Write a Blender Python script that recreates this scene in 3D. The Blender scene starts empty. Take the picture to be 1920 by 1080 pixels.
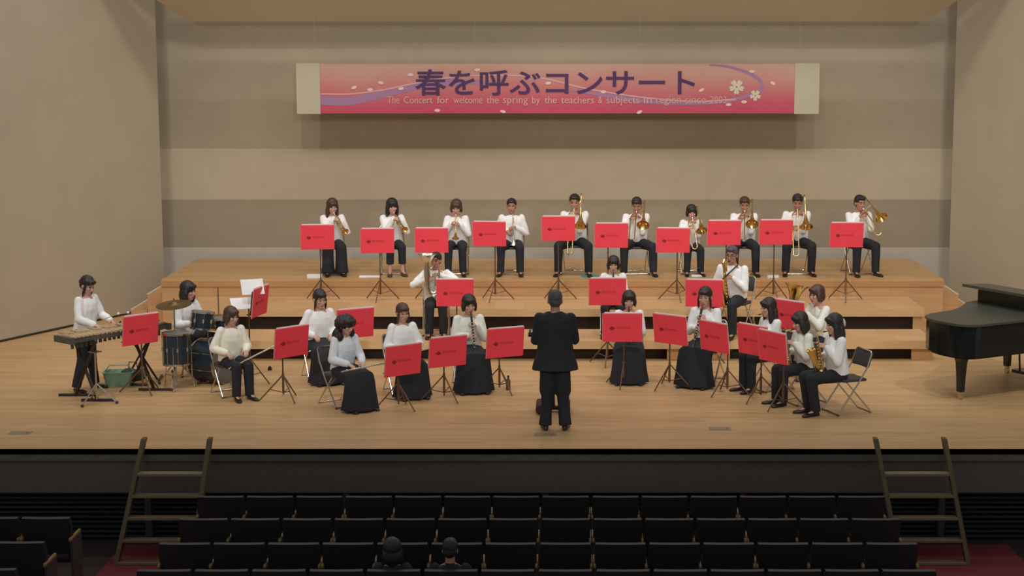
import bpy, math, random
from mathutils import Vector, Matrix, noise
random.seed(4)
sc = bpy.context.scene
COL = sc.collection
R = math.radians
# ------------------------------------------------------------------ camera
FPX, VX, HC = 3200.0, 1065.0, 4.5            # focal length in px, centre line of the hall, camera height
PITCH = math.atan(460 / FPX)
cam_d = bpy.data.cameras.new('camera'); cam = bpy.data.objects.new('camera', cam_d); COL.objects.link(cam)
cam_d.sensor_width = 36; cam_d.lens = FPX / 1920 * 36; cam_d.shift_x = -(VX - 960) / 1920
cam.location = (0, 0, HC); cam.rotation_euler = (math.pi / 2 - PITCH, 0, 0); cam_d.clip_end = 200
sc.camera = cam
# ------------------------------------------------------------------ colour management, world, lights
sc.view_settings.view_transform = 'Standard'; sc.view_settings.look = 'None'
sc.view_settings.gamma = 1; sc.view_settings.exposure = 0.0; sc.view_settings.use_curve_mapping = False
w = bpy.data.worlds.new('hall_dark'); sc.world = w; w.use_nodes = True
w.node_tree.nodes['Background'].inputs[0].default_value = (0.92, 0.97, 1.0, 1)
w.node_tree.nodes['Background'].inputs[1].default_value = 0.26

def area(name, loc, target, size, power, col, sy=None, spread=180):
    l = bpy.data.lights.new(name, 'AREA'); l.energy = power; l.color = col; l.size = size
    if sy: l.shape = 'RECTANGLE'; l.size_y = sy
    l.spread = R(spread)
    o = bpy.data.objects.new(name, l); COL.objects.link(o); o.location = loc
    d = Vector(target) - Vector(loc); o.rotation_euler = d.to_track_quat('-Z', 'Y').to_euler()
    return o
def spot(name, loc, target, power, col, angle, blend, rad):
    l = bpy.data.lights.new(name, 'SPOT'); l.energy = power; l.color = col
    l.spot_size = R(angle); l.spot_blend = blend; l.shadow_soft_size = rad
    o = bpy.data.objects.new(name, l); COL.objects.link(o); o.location = loc
    d = Vector(target) - Vector(loc); o.rotation_euler = d.to_track_quat('-Z', 'Y').to_euler()
    return o
WARM = (1.0, 0.975, 0.94)
for x, e in ((-7.5, 1350), (-3.2, 1250), (3.0, 1250), (7.3, 1600)):
    spot('ceiling_spot', (x, 14.0, 12.3), (x * 0.95, 25.4, 1.4), e, WARM, 46, 0.6, 0.35)
for x, e in ((-6.0, 1150), (0.0, 1200), (6.0, 1250)):
    spot('balcony_spot', (x, 7.0, 6.6), (x * 0.9, 26.0, 2.4), e, WARM, 38, 0.5, 0.6)
for y, e in ((25.2, 160), (22.0, 120)):
    area('border_light', (-0.2, y, 8.6), (-0.2, y + 0.3, 0), 14.5, e, WARM, 0.5, 150)
area('ceiling_wash', (-0.2, 23.0, 7.2), (-0.2, 29.6, 3.2), 10.0, 50, WARM, 0.4, 140)

# ------------------------------------------------------------------ materials
def lin(c):
    return tuple(((v / 255) / 12.92 if v / 255 <= 0.04045 else ((v / 255 + 0.055) / 1.055) ** 2.4) for v in c)
def mat(name, rgb, rough=0.6, metal=0.0, var=0.0, scale=8.0, bump=0.0, spec=0.5, stretch=None, bscale=None):
    m = bpy.data.materials.new(name); m.use_nodes = True; nt = m.node_tree; b = nt.nodes['Principled BSDF']
    c = lin(rgb); b.inputs['Base Color'].default_value = (*c, 1)
    b.inputs['Roughness'].default_value = rough; b.inputs['Metallic'].default_value = metal
    b.inputs['Specular IOR Level'].default_value = spec
    if var or bump:
        tc = nt.nodes.new('ShaderNodeTexCoord'); mp = nt.nodes.new('ShaderNodeMapping')
        nt.links.new(tc.outputs['Object'], mp.inputs[0])
        if stretch: mp.inputs['Scale'].default_value = stretch
        n = nt.nodes.new('ShaderNodeTexNoise'); n.inputs['Scale'].default_value = scale; n.inputs['Detail'].default_value = 4
        nt.links.new(mp.outputs[0], n.inputs['Vector'])
        if var:
            r = nt.nodes.new('ShaderNodeMapRange'); r.inputs[3].default_value = 1 - var; r.inputs[4].default_value = 1 + var
            r.inputs[1].default_value = 0.3; r.inputs[2].default_value = 0.7
            nt.links.new(n.outputs[0], r.inputs[0])
            mx = nt.nodes.new('ShaderNodeMix'); mx.data_type = 'RGBA'; mx.blend_type = 'MULTIPLY'; mx.inputs[0].default_value = 1
            mx.inputs[6].default_value = (*c, 1); nt.links.new(r.outputs[0], mx.inputs[7]); nt.links.new(mx.outputs[2], b.inputs['Base Color'])
        if bump:
            bp = nt.nodes.new('ShaderNodeBump'); bp.inputs['Strength'].default_value = bump
            n2 = n
            if bscale:
                n2 = nt.nodes.new('ShaderNodeTexNoise'); n2.inputs['Scale'].default_value = bscale; nt.links.new(mp.outputs[0], n2.inputs['Vector'])
            nt.links.new(n2.outputs[0], bp.inputs['Height']); nt.links.new(bp.outputs[0], b.inputs['Normal'])
    return m
def wood_planks(name, rgb, rgb2, pw, pl, rough, swap=False, mortar=0.004, var=0.08):
    """boards pw wide and pl long running along X (or along Y when swapped)"""
    m = bpy.data.materials.new(name); m.use_nodes = True; nt = m.node_tree; b = nt.nodes['Principled BSDF']
    b.inputs['Roughness'].default_value = rough
    tc = nt.nodes.new('ShaderNodeTexCoord'); mp = nt.nodes.new('ShaderNodeMapping'); nt.links.new(tc.outputs['Object'], mp.inputs[0])
    if swap: mp.inputs['Rotation'].default_value = (0, 0, R(90))
    br = nt.nodes.new('ShaderNodeTexBrick'); nt.links.new(mp.outputs[0], br.inputs[0])
    br.inputs['Scale'].default_value = 1; br.inputs['Brick Width'].default_value = pl; br.inputs['Row Height'].default_value = pw
    br.inputs['Mortar Size'].default_value = mortar; br.inputs['Mortar Smooth'].default_value = 0.3; br.offset = 0.37
    br.inputs['Color1'].default_value = (*lin(rgb), 1); br.inputs['Color2'].default_value = (*lin(rgb2), 1)
    br.inputs['Mortar'].default_value = (*[v * 0.8 for v in lin(rgb)], 1)
    mp2 = nt.nodes.new('ShaderNodeMapping'); nt.links.new(mp.outputs[0], mp2.inputs[0]); mp2.inputs['Scale'].default_value = (1.2, 22, 22)
    n = nt.nodes.new('ShaderNodeTexNoise'); n.inputs['Scale'].default_value = 1; n.inputs['Detail'].default_value = 5
    nt.links.new(mp2.outputs[0], n.inputs['Vector'])
    r = nt.nodes.new('ShaderNodeMapRange'); r.inputs[1].default_value = 0.3; r.inputs[2].default_value = 0.7
    r.inputs[3].default_value = 1 - var; r.inputs[4].default_value = 1 + var; nt.links.new(n.outputs[0], r.inputs[0])
    mx = nt.nodes.new('ShaderNodeMix'); mx.data_type = 'RGBA'; mx.blend_type = 'MULTIPLY'; mx.inputs[0].default_value = 1
    nt.links.new(br.outputs[0], mx.inputs[6]); nt.links.new(r.outputs[0], mx.inputs[7]); nt.links.new(mx.outputs[2], b.inputs['Base Color'])
    return m
M = {
 'stage': wood_planks('stage_boards', (214, 174, 124), (202, 160, 112), 0.11, 2.6, 0.42, var=0.13),
 'riser_top': wood_planks('riser_top_boards', (208, 166, 114), (196, 152, 100), 0.15, 1.8, 0.4),
 'riser_tread': wood_planks('riser_tread_boards', (214, 172, 124), (202, 158, 108), 0.9, 0.45, 0.45, var=0.1),
 'riser_face': wood_planks('riser_face_boards', (208, 162, 112), (200, 154, 106), 0.6, 0.9, 0.5),
 'riser_lip': mat('riser_edge_wood', (216, 178, 128), 0.5, var=0.06, stretch=(0.6, 8, 8)),
 'riser_nose': mat('riser_nosing_wood', (190, 142, 92), 0.5, var=0.06, stretch=(0.6, 8, 8)),
 'step_white': mat('pale_step_strip', (226, 205, 175), 0.6),
 'wall_side': mat('wall_side_cloth', (190, 176, 152), 0.9, var=0.035, scale=1.5, bump=0.1, bscale=60, spec=0.2),
 'ceiling': mat('ceiling_panel_paint', (202, 188, 160), 0.8, var=0.02, scale=1),
 'black_gap': mat('riser_black_cloth', (60, 48, 40), 0.9),  # shade colour for the open riser gaps, also used on the baseboards
 'fascia': mat('stage_fascia_paint', (104, 94, 84), 0.7, var=0.06),
 'slat': mat('slat_dark_wood', (50, 56, 58), 0.6),
 'post': mat('slat_post_wood', (70, 60, 58), 0.6),
 'carpet': mat('red_aisle_carpet', (120, 38, 40), 0.95, var=0.1, scale=30),
 'pitfloor': mat('dark_hall_floor', (60, 40, 38), 0.9),
 'seat': mat('seat_upholstery', (62, 46, 50), 0.75, var=0.1, scale=12),
 'seat_shell': mat('seat_back_shell', (46, 43, 45), 0.45),
 'arm': mat('armrest_wood', (156, 126, 86), 0.35),
 'ladder': mat('ladder_brown_wood', (98, 82, 52), 0.6, var=0.1, stretch=(6, 6, 1)),
 'rung': mat('ladder_rung_wood', (138, 118, 90), 0.6, var=0.06),
 'skin': mat('skin', (206, 158, 136), 0.55, var=0.03, scale=20),
 'skin_m': mat('skin_tan', (186, 134, 108), 0.55, var=0.03, scale=20),
 'eye': mat('eye_and_brow_dark', (40, 28, 26), 0.4),
 'lip': mat('lips', (170, 96, 88), 0.5),
 'white': mat('white_cotton', (247, 245, 243), 0.8, var=0.03, scale=14, bump=0.3, bscale=25),
 'cream': mat('cream_blouse', (246, 241, 222), 0.75, var=0.04, scale=14, bump=0.3, bscale=25),
 'cool': mat('pale_grey_blouse', (224, 228, 232), 0.8, var=0.03, scale=14, bump=0.3, bscale=25),
 'mint': mat('ivory_green_blouse', (238, 238, 226), 0.75, var=0.03, scale=14, bump=0.3, bscale=25),
 'black': mat('black_trouser_cloth', (36, 38, 44), 0.85, var=0.1, scale=10, bump=0.2, bscale=18),
 'suit': mat('black_suit_cloth', (33, 37, 42), 0.8, var=0.08, scale=10, bump=0.15, bscale=18),
 'shoe': mat('black_shoe_leather', (34, 28, 27), 0.35),
 'shoe_b': mat('brown_shoe_leather', (92, 62, 50), 0.4),
 'hair': mat('black_hair', (42, 35, 34), 0.5, var=0.2, scale=30, stretch=(6, 6, 1)),
 'hair_b': mat('brown_hair', (78, 54, 46), 0.5, var=0.2, scale=30, stretch=(6, 6, 1)),
 'hair_g': mat('greying_hair', (78, 76, 76), 0.6, var=0.2, scale=30),
 'gold': mat('brass_lacquer', (236, 204, 134), 0.22, 1.0),
 'gold_in': mat('brass_bell_inside', (206, 160, 84), 0.3, 1.0),
 'silver': mat('silver_plate', (226, 222, 208), 0.22, 1.0),
 'chrome': mat('chrome_tube', (206, 200, 190), 0.22, 1.0),
 'ebony': mat('clarinet_blackwood', (30, 26, 28), 0.3),
 'red': mat('red_folder_cover', (252, 70, 86), 0.55, var=0.03, scale=6),
 'red_edge': mat('red_folder_edge', (232, 130, 130), 0.5),
 'mark': mat('folder_print_dark_red', (150, 34, 38), 0.6),
 'mark2': mat('folder_print_soft_red', (214, 60, 68), 0.6),
 'paper': mat('sheet_paper', (240, 236, 234), 0.8),
 'ink': mat('sheet_ink', (120, 116, 118), 0.8),
 'stand': mat('stand_black_steel', (52, 44, 42), 0.45, 0.3),
 'stand_br': mat('stand_bronze_steel', (112, 86, 62), 0.4, 0.4),
 'pad': mat('chair_vinyl', (62, 60, 62), 0.5, var=0.05),
 'pad_w': mat('chair_vinyl_wine', (84, 46, 56), 0.5, var=0.05),
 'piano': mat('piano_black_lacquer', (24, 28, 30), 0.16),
 'piano_top': mat('piano_black_satin_lid', (72, 72, 62), 0.38),  # satin black lid; the light on its top is painted in as olive
 'caster': mat('brass_caster', (210, 190, 150), 0.3, 0.8),
 'drum': mat('drum_dark_shell', (40, 52, 62), 0.25),
 'head': mat('drum_head_white', (120, 120, 114), 0.5),
 'cymbal': mat('bronze_cymbal', (122, 98, 60), 0.35, 0.75),
 'bar': mat('tone_bar_wood', (200, 172, 132), 0.4),
 'barm': mat('tone_bar_metal', (188, 184, 176), 0.3, 0.6),
 'frame_g': mat('keyboard_grey_frame', (98, 96, 90), 0.45, 0.3),
 'green': mat('mint_plastic', (146, 186, 160), 0.5),
 'green_d': mat('green_bag_cloth', (70, 96, 84), 0.8),
 'teal': mat('teal_cloth', (70, 150, 132), 0.8),
 'plate': mat('floor_plate_worn', (160, 136, 104), 0.5),
 'bannerw': mat('banner_white_end', (186, 176, 152), 0.8, var=0.02),
 'title': mat('banner_title_violet', (76, 40, 84), 0.7),
 'subt': mat('banner_white_print', (206, 156, 146), 0.8),
 'petal': mat('banner_petal_print', (226, 190, 176), 0.8),
 'flower': mat('banner_blossom_print', (206, 194, 168), 0.8),
 'swoosh': mat('banner_violet_swoosh', (160, 118, 150), 0.8),
 'swoosh_l': mat('banner_pale_line', (206, 160, 156), 0.8),
}

# ------------------------------------------------------------------ mesh helpers
class MB:
    def __init__(s): s.v = []; s.f = []; s.mi = []; s.cur = 0
    def _add(s, vs, fs):
        o = len(s.v); s.v += [tuple(p) for p in vs]
        for f in fs: s.f.append([i + o for i in f]); s.mi.append(s.cur)
    def box(s, c, d, T=None, bev=0.0):
        hx, hy, hz = d[0] / 2, d[1] / 2, d[2] / 2; c = Vector(c)
        if bev <= 0:
            vs = [Vector((sx * hx, sy * hy, sz * hz)) + c for sx in (-1, 1) for sy in (-1, 1) for sz in (-1, 1)]
            fs = [(0, 1, 3, 2), (4, 6, 7, 5), (0, 4, 5, 1), (2, 3, 7, 6), (0, 2, 6, 4), (1, 5, 7, 3)]
        else:
            vs = []; fs = []; n = 0
            ring = []
            def rr(x, y, b): return [(x - b, y), (x, y - b), (x, -y + b), (x - b, -y), (-x + b, -y), (-x, -y + b), (-x, y - b), (-x + b, y)]
            for z, k in ((-hz, bev), (-hz + bev, 0), (hz - bev, 0), (hz, bev)):
                ring.append([Vector((p[0], p[1], z)) + c for p in rr(hx - k * .7, hy - k * .7, bev)])
            for r_ in ring: vs += r_
            for i in range(3):
                for j in range(8): fs.append((i * 8 + j, i * 8 + (j + 1) % 8, (i + 1) * 8 + (j + 1) % 8, (i + 1) * 8 + j))
            fs.append(tuple(range(7, -1, -1)) [::-1]); fs.append(tuple(24 + j for j in range(7, -1, -1)))
        if T is not None: vs = [T @ p for p in vs]
        s._add(vs, fs); return s
    def loft(s, rings, cap=True, closed=False):
        n = len(rings[0]); vs = [p for r_ in rings for p in r_]; fs = []
        m = len(rings)
        for i in range(m - 1 if not closed else m):
            for j in range(n):
                a = i * n + j; b_ = i * n + (j + 1) % n; c = ((i + 1) % m) * n + (j + 1) % n; d = ((i + 1) % m) * n + j
                fs.append((a, b_, c, d))
        if cap and not closed: fs.append(tuple(range(n - 1, -1, -1))); fs.append(tuple((m - 1) * n + j for j in range(n)))
        s._add(vs, fs); return s
    def tube(s, pts, r, n=8, T=None, cap=True):
        pts = [Vector(p) for p in pts]
        if not hasattr(r, '__len__'): r = [r] * len(pts)
        t0 = (pts[1] - pts[0]).normalized()
        u = t0.orthogonal().normalized(); rings = []
        for i, p in enumerate(pts):
            if i == 0: t = t0
            elif i == len(pts) - 1: t = (pts[i] - pts[i - 1]).normalized()
            else:
                t = ((pts[i + 1] - pts[i]).normalized() + (pts[i] - pts[i - 1]).normalized())
                t = t.normalized() if t.length > 1e-6 else (pts[i + 1] - pts[i]).normalized()
            u = (u - t * u.dot(t)); u = u.normalized() if u.length > 1e-6 else t.orthogonal().normalized()
            v_ = t.cross(u)
            rings.append([p + (u * math.cos(2 * math.pi * k / n) + v_ * math.sin(2 * math.pi * k / n)) * r[i] for k in range(n)])
        if T is not None: rings = [[T @ p for p in q] for q in rings]
        return s.loft(rings, cap)
    def ell(s, c, r, T=None, n=14, m=8):
        c = Vector(c)
        if not hasattr(r, '__len__'): r = (r, r, r)
        vs = [Vector((0, 0, -r[2])) + c]; 
        for i in range(1, m):
            a = -math.pi / 2 + math.pi * i / m
            for k in range(n):
                b = 2 * math.pi * k / n; vs.append(Vector((r[0] * math.cos(a) * math.cos(b), r[1] * math.cos(a) * math.sin(b), r[2] * math.sin(a))) + c)
        vs.append(Vector((0, 0, r[2])) + c); fs = []
        for k in range(n): fs.append((0, 1 + (k + 1) % n, 1 + k))
        for i in range(m - 2):
            for k in range(n):
                a = 1 + i * n + k; b = 1 + i * n + (k + 1) % n; fs.append((a, b, b + n, a + n))
        l = len(vs) - 1; o = 1 + (m - 2) * n
        for k in range(n): fs.append((o + k, o + (k + 1) % n, l))
        if T is not None: vs = [T @ p for p in vs]
        s._add(vs, fs); return s
    def limb(s, p, q, r0, r1, n=12):
        s.tube([p, q], [r0, r1], n); s.ell(p, r0, n=n, m=8); s.ell(q, r1, n=n, m=8); return s
    def prism(s, poly, z0, z1, T=None):
        n = len(poly); vs = [Vector((x, y, z0)) for x, y in poly] + [Vector((x, y, z1)) for x, y in poly]
        if T is not None: vs = [T @ p for p in vs]
        fs = [tuple(range(n - 1, -1, -1)), tuple(range(n, 2 * n))] + [(j, (j + 1) % n, n + (j + 1) % n, n + j) for j in range(n)]
        s._add(vs, fs); return s
    def mesh(s, name, mats, smooth):
        me = bpy.data.meshes.new(name); me.from_pydata(s.v, [], s.f)
        for m in (mats if isinstance(mats, (list, tuple)) else [mats]): me.materials.append(m)
        for i, p in enumerate(me.polygons): p.material_index = s.mi[i]
        if smooth:
            for p in me.polygons: p.use_smooth = True
            try: me.set_sharp_from_angle(angle=R(42))
            except Exception: pass
        me.update(); return me
    def build(s, name, mats, parent=None, smooth=False):
        import bmesh
        me = s.mesh(name, mats, smooth)
        bm = bmesh.new(); bm.from_mesh(me); bmesh.ops.recalc_face_normals(bm, faces=bm.faces); bm.to_mesh(me); bm.free()
        o = bpy.data.objects.new(name, me); COL.objects.link(o)
        if parent: o.parent = parent
        return o
def remesh(mb, name, mats, parent, size, it=4, wrinkle=0.0, fr=16, colour=None):
    me = mb.mesh(name + '_src', mats, False); t = bpy.data.objects.new('tmp', me); COL.objects.link(t)
    r_ = t.modifiers.new('r', 'REMESH'); r_.mode = 'VOXEL'; r_.voxel_size = size; r_.use_smooth_shade = True
    if it: s_ = t.modifiers.new('s', 'SMOOTH'); s_.iterations = it; s_.factor = 0.5
    dg = bpy.context.evaluated_depsgraph_get(); out = bpy.data.meshes.new_from_object(t.evaluated_get(dg)); out.name = name
    bpy.data.objects.remove(t); bpy.data.meshes.remove(me)
    out.materials.clear()
    for m in (mats if isinstance(mats, (list, tuple)) else [mats]): out.materials.append(m)
    if wrinkle:
        nr = [v.normal.copy() for v in out.vertices]
        for v, n in zip(out.vertices, nr):
            q = v.co * fr; v.co += n * wrinkle * noise.noise(Vector((q.x, q.y, q.z * 0.45)))
    for p in out.polygons:
        p.use_smooth = True
        p.material_index = colour(p.center) if colour else 0
    o = bpy.data.objects.new(name, out); COL.objects.link(o); o.parent = parent
    return o
def empty(name, loc=(0, 0, 0), rz=0, mw=None):
    o = bpy.data.objects.new(name, None); COL.objects.link(o); o.empty_display_size = 0.1
    if mw is not None: o.matrix_world = mw; o.location, o.rotation_euler, o.scale = mw.to_translation(), mw.to_euler(), mw.to_scale()
    else: o.location = loc; o.rotation_euler = (0, 0, rz)
    return o
def tag(o, label=None, cat=None, group=None, kind=None):
    if label: o['label'] = label
    if cat: o['category'] = cat
    if group: o['group'] = group
    if kind: o['kind'] = kind
    return o
def copy_tree(o, parent=None):
    c = o.copy(); COL.objects.link(c); c.parent = parent
    for ch in [x for x in o.children]: copy_tree(ch, c)
    return c
def ray(px, py):
    u = (px - VX) / FPX; v = -(py - 540) / FPX
    return Vector((u, math.cos(PITCH) + v * math.sin(PITCH), -math.sin(PITCH) + v * math.cos(PITCH)))
def at_z(px, py, z):                       # the point of the photo's (px, py) at height z
    d = ray(px, py); t = (z - HC) / d.z; return Vector((d.x * t, d.y * t, z))
def at_y(px, py, y):                       # ... and at distance y
    d = ray(px, py); t = y / d.y; return Vector((d.x * t, y, HC + d.z * t))
def struct(o): o['kind'] = 'structure'; return o

# ================================================================== the setting
EDGE = 18.59
Z1, Z2, Z3 = 0.29, 0.5, 0.77
m = MB(); m.box((0, (EDGE + 31) / 2, -0.06), (26, 31 - EDGE, 0.12)); m.box((0, EDGE + 0.03, -0.05), (26, 0.06, 0.1))
struct(m.build('floor', M['stage']))
# pit wall under the stage edge
m = MB(); m.box((0, EDGE + 0.12, -0.30), (26, 0.16, 0.4)); m.box((0, EDGE + 0.08, -0.085), (26, 0.2, 0.07)); struct(m.build('wall_pit_fascia', M['fascia']))
m = MB(); m.box((0, EDGE + 0.30, -0.85), (26, 0.04, 0.9))
for k in range(11): m.box((0, EDGE + 0.2, -0.53 - k * 0.056), (26, 0.1, 0.018))
struct(m.build('wall_pit_slats', M['slat']))
for k, px in enumerate((-94, 278, 650, 1022, 1393, 1765)):
    m = MB(); p = at_y(px, 915, EDGE + 0.12); m.box((p.x, EDGE + 0.11, -0.81), (0.07, 0.09, 0.62)); struct(m.build('trim_%d' % (k + 1), M['post']))
m = MB(); m.box((0, 12, -1.14), (26, 14.0, 0.08)); struct(m.build('floor_hall', M['pitfloor']))
for nm, x0, x1 in (('floor_aisle_left', -5.0, -3.98), ('floor_aisle_right', 3.44, 4.95)):
    m = MB(); m.box(((x0 + x1) / 2, 15.3, -1.095), (x1 - x0, 6.6, 0.015)); struct(m.build(nm, M['carpet']))
# side walls: splayed panels, ending just before the back wall
for nm, pts in (('wall_left', [(-10.4, 19.0), (-9.3, 23.3), (-8.62, 25.5), (-7.95, 26.93), (-6.95, 29.1)]),
                ('wall_right', [(9.95, 19.0), (8.85, 23.3), (8.17, 25.5), (7.5, 26.93), (6.55, 29.1)])):
    sgn = -1 if pts[0][0] < 0 else 1
    poly = pts + [(x + sgn * 0.25, y) for x, y in reversed(pts)]
    m = MB(); m.prism(poly, 0.0, 9.2); struct(m.build(nm, M['wall_side']))
    m = MB(); poly = [(x - sgn * 0.012, y) for x, y in pts] + [(x + sgn * 0.02, y) for x, y in reversed(pts)]
    m.prism(poly, 0.0, 0.035); struct(m.build('baseboard_' + nm.split('_')[1], M['black_gap']))
# back wall with cloth panels in bands
def wall_material():
    mt = mat('wall_back_cloth', (176, 160, 136), 0.9, spec=0.15); nt = mt.node_tree; b = nt.nodes['Principled BSDF']
    tc = nt.nodes.new('ShaderNodeTexCoord'); sp = nt.nodes.new('ShaderNodeSeparateXYZ'); nt.links.new(tc.outputs['Object'], sp.inputs[0])
    rp = nt.nodes.new('ShaderNodeValToRGB'); rp.color_ramp.interpolation = 'CONSTANT'
    mr = nt.nodes.new('ShaderNodeMapRange'); mr.inputs[2].default_value = 6.0; nt.links.new(sp.outputs[2], mr.inputs[0]); nt.links.new(mr.outputs[0], rp.inputs[0])
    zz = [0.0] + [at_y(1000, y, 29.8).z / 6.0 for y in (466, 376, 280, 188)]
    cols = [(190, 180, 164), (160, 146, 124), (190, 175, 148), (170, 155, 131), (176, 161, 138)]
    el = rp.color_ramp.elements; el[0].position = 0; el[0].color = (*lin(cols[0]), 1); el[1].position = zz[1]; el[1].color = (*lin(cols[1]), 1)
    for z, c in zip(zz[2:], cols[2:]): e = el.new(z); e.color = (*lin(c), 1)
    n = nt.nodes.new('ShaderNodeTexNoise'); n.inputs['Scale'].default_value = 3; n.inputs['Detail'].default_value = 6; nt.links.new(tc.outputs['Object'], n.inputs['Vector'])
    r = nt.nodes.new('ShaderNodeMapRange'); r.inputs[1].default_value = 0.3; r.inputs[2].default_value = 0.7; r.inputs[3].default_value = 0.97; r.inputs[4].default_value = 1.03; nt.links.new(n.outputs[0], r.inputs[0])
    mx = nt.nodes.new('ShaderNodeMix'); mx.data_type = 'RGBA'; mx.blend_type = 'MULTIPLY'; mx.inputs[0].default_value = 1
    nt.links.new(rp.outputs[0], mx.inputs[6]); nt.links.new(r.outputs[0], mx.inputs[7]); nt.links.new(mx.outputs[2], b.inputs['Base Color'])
    return mt
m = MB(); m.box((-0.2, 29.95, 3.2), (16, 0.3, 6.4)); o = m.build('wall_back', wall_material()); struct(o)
# acoustic ceiling panel that rises toward the hall
pl_, pr_ = at_y(355, 40, 28.9), at_y(1735, 39, 28.9)
zc = pl_.z; m = MB()
low = [(pl_.x, 28.9, zc), (pr_.x, 28.9, zc), (pr_.x + 1.3, 27.3, zc + 1.05), (pl_.x - 1.3, 27.3, zc + 1.05)]
up = [(x, y + 0.05, z + 0.14) for x, y, z in low]
m.loft([[Vector(p) for p in low], [Vector(p) for p in up]]); struct(m.build('ceiling', M['ceiling']))

# ------------------------------------------------------------------ choir risers
def riser(name, x0, x1, y0, y1, z, label, top, lip, slot=None, opened=True, sides=0.55):
    e = empty(name, ((x0 + x1) / 2, (y0 + y1) / 2, 0)); tag(e, label, 'riser', None)
    cx, cy = e.location.x, e.location.y
    m = MB(); m.box(((x0 + x1) / 2 - cx, (y0 + y1) / 2 - cy, z - 0.02), (x1 - x0, y1 - y0, 0.04)); o = m.build('deck', top, e)
    if opened:
        m = MB(); m.box(((x0 + x1) / 2 - cx, y0 + 0.02 - cy, z - 0.062), (x1 - x0, 0.05, 0.115)); m.build('front_edge', lip, e)
        m = MB(); m.box(((x0 + x1) / 2 - cx, y0 + 0.2 - cy, (z - 0.1) / 2), (x1 - x0 - 0.1, 0.03, z - 0.1)); m.build('black_panel', M['black_gap'], e)  # dark sheet painted as the shade of the open gap under the deck
        for xa, xb in slot:
            m = MB(); m.box(((xa + xb) / 2 - cx, y0 + 0.05 - cy, (z - 0.11) / 2), (xb - xa, 0.03, z - 0.12)); m.build('side_panel', M['riser_face'], e)
        for k in range(9):
            xx = x0 + 0.08 + (x1 - x0 - 0.16) * k / 8
            for yy in (y0 + 0.25, y1 - 0.06):
                m = MB(); m.box((xx - cx, yy - cy, (z - 0.04) / 2), (0.05, 0.05, z - 0.04)); m.build('leg', M['riser_face'], e)
    else:
        m = MB(); m.box(((x0 + x1) / 2 - cx, y0 + 0.015 - cy, z - 0.07), (x1 - x0 + 0.02, 0.05, 0.09)); m.build('front_edge', lip, e)
        m = MB(); m.box(((x0 + x1) / 2 - cx, y0 + 0.03 - cy, (z - 0.1) / 2), (x1 - x0, 0.03, z - 0.1)); m.build('front_panel', M['riser_face'], e)
        for xx in (x0 + 0.02, x1 - 0.02):
            m = MB(); m.box((xx - cx, (y0 + y1) / 2 + 0.02 - cy, (z - 0.04) / 2), (0.03, y1 - y0 - 0.06, z - 0.04)); m.build('side_panel', M['riser_face'], e)
    return e
X1R = at_y(1752, 638, 24.0).x; X2R = at_y(1733, 580, 25.6).x; X1L = -0.4 - X1R - 0.05; X2L = -0.45 - X2R
riser('back_riser', -6.47, 5.98, 26.9, 29.54, Z3, 'tall wooden platform against the back wall carrying the brass row', M['riser_top'], M['riser_nose'], opened=False)
xo = at_y(1715, 660, 24.0).x
riser('middle_riser', X2L, X2R, 25.6, 26.88, Z2, 'middle wooden platform step carrying the tripods of the back row stands', M['riser_tread'], M['riser_lip'], slot=[(X2R - 0.16, X2R - 0.02), (X2L + 0.02, X2L + 0.16)])
riser('front_riser', X1L, X1R, 24.0, 24.98, Z1, 'lowest wooden platform step nearest the stage floor', M['riser_tread'], M['riser_lip'], slot=[(at_y(1710, 660, 24.0).x, X1R - 0.01), (X1L + 0.01, X1L + 0.3), (at_y(1251, 660, 24.0).x, at_y(1369, 660, 24.0).x)])
# little side stairs left and right of the tall platform
for s_, nm, lab in ((-1, 'side_stairs', 'wooden side steps at the left end of the tall platform'), (1, 'side_stairs', 'wooden side steps at the right end of the tall platform')):
    bx_ = -6.49 if s_ < 0 else 6.0
    e = empty(nm, (bx_ + s_ * 0.3, 27.8, 0)); tag(e, lab, 'stairs')
    for k, z in enumerate((0.5, 0.25)):
        m = MB(); xa = bx_ + s_ * 0.27 * k; xb = xa + s_ * 0.27
        m.box(((xa + xb) / 2 - e.location.x, -0.05, z / 2), (0.26, 1.3, z)); m.build('step', M['riser_face'], e)
        m = MB(); m.box((xb - s_ * 0.02 - e.location.x, -0.05, z + 0.004), (0.045, 1.3, 0.012)); m.build('nosing', M['step_white'], e)

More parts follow.
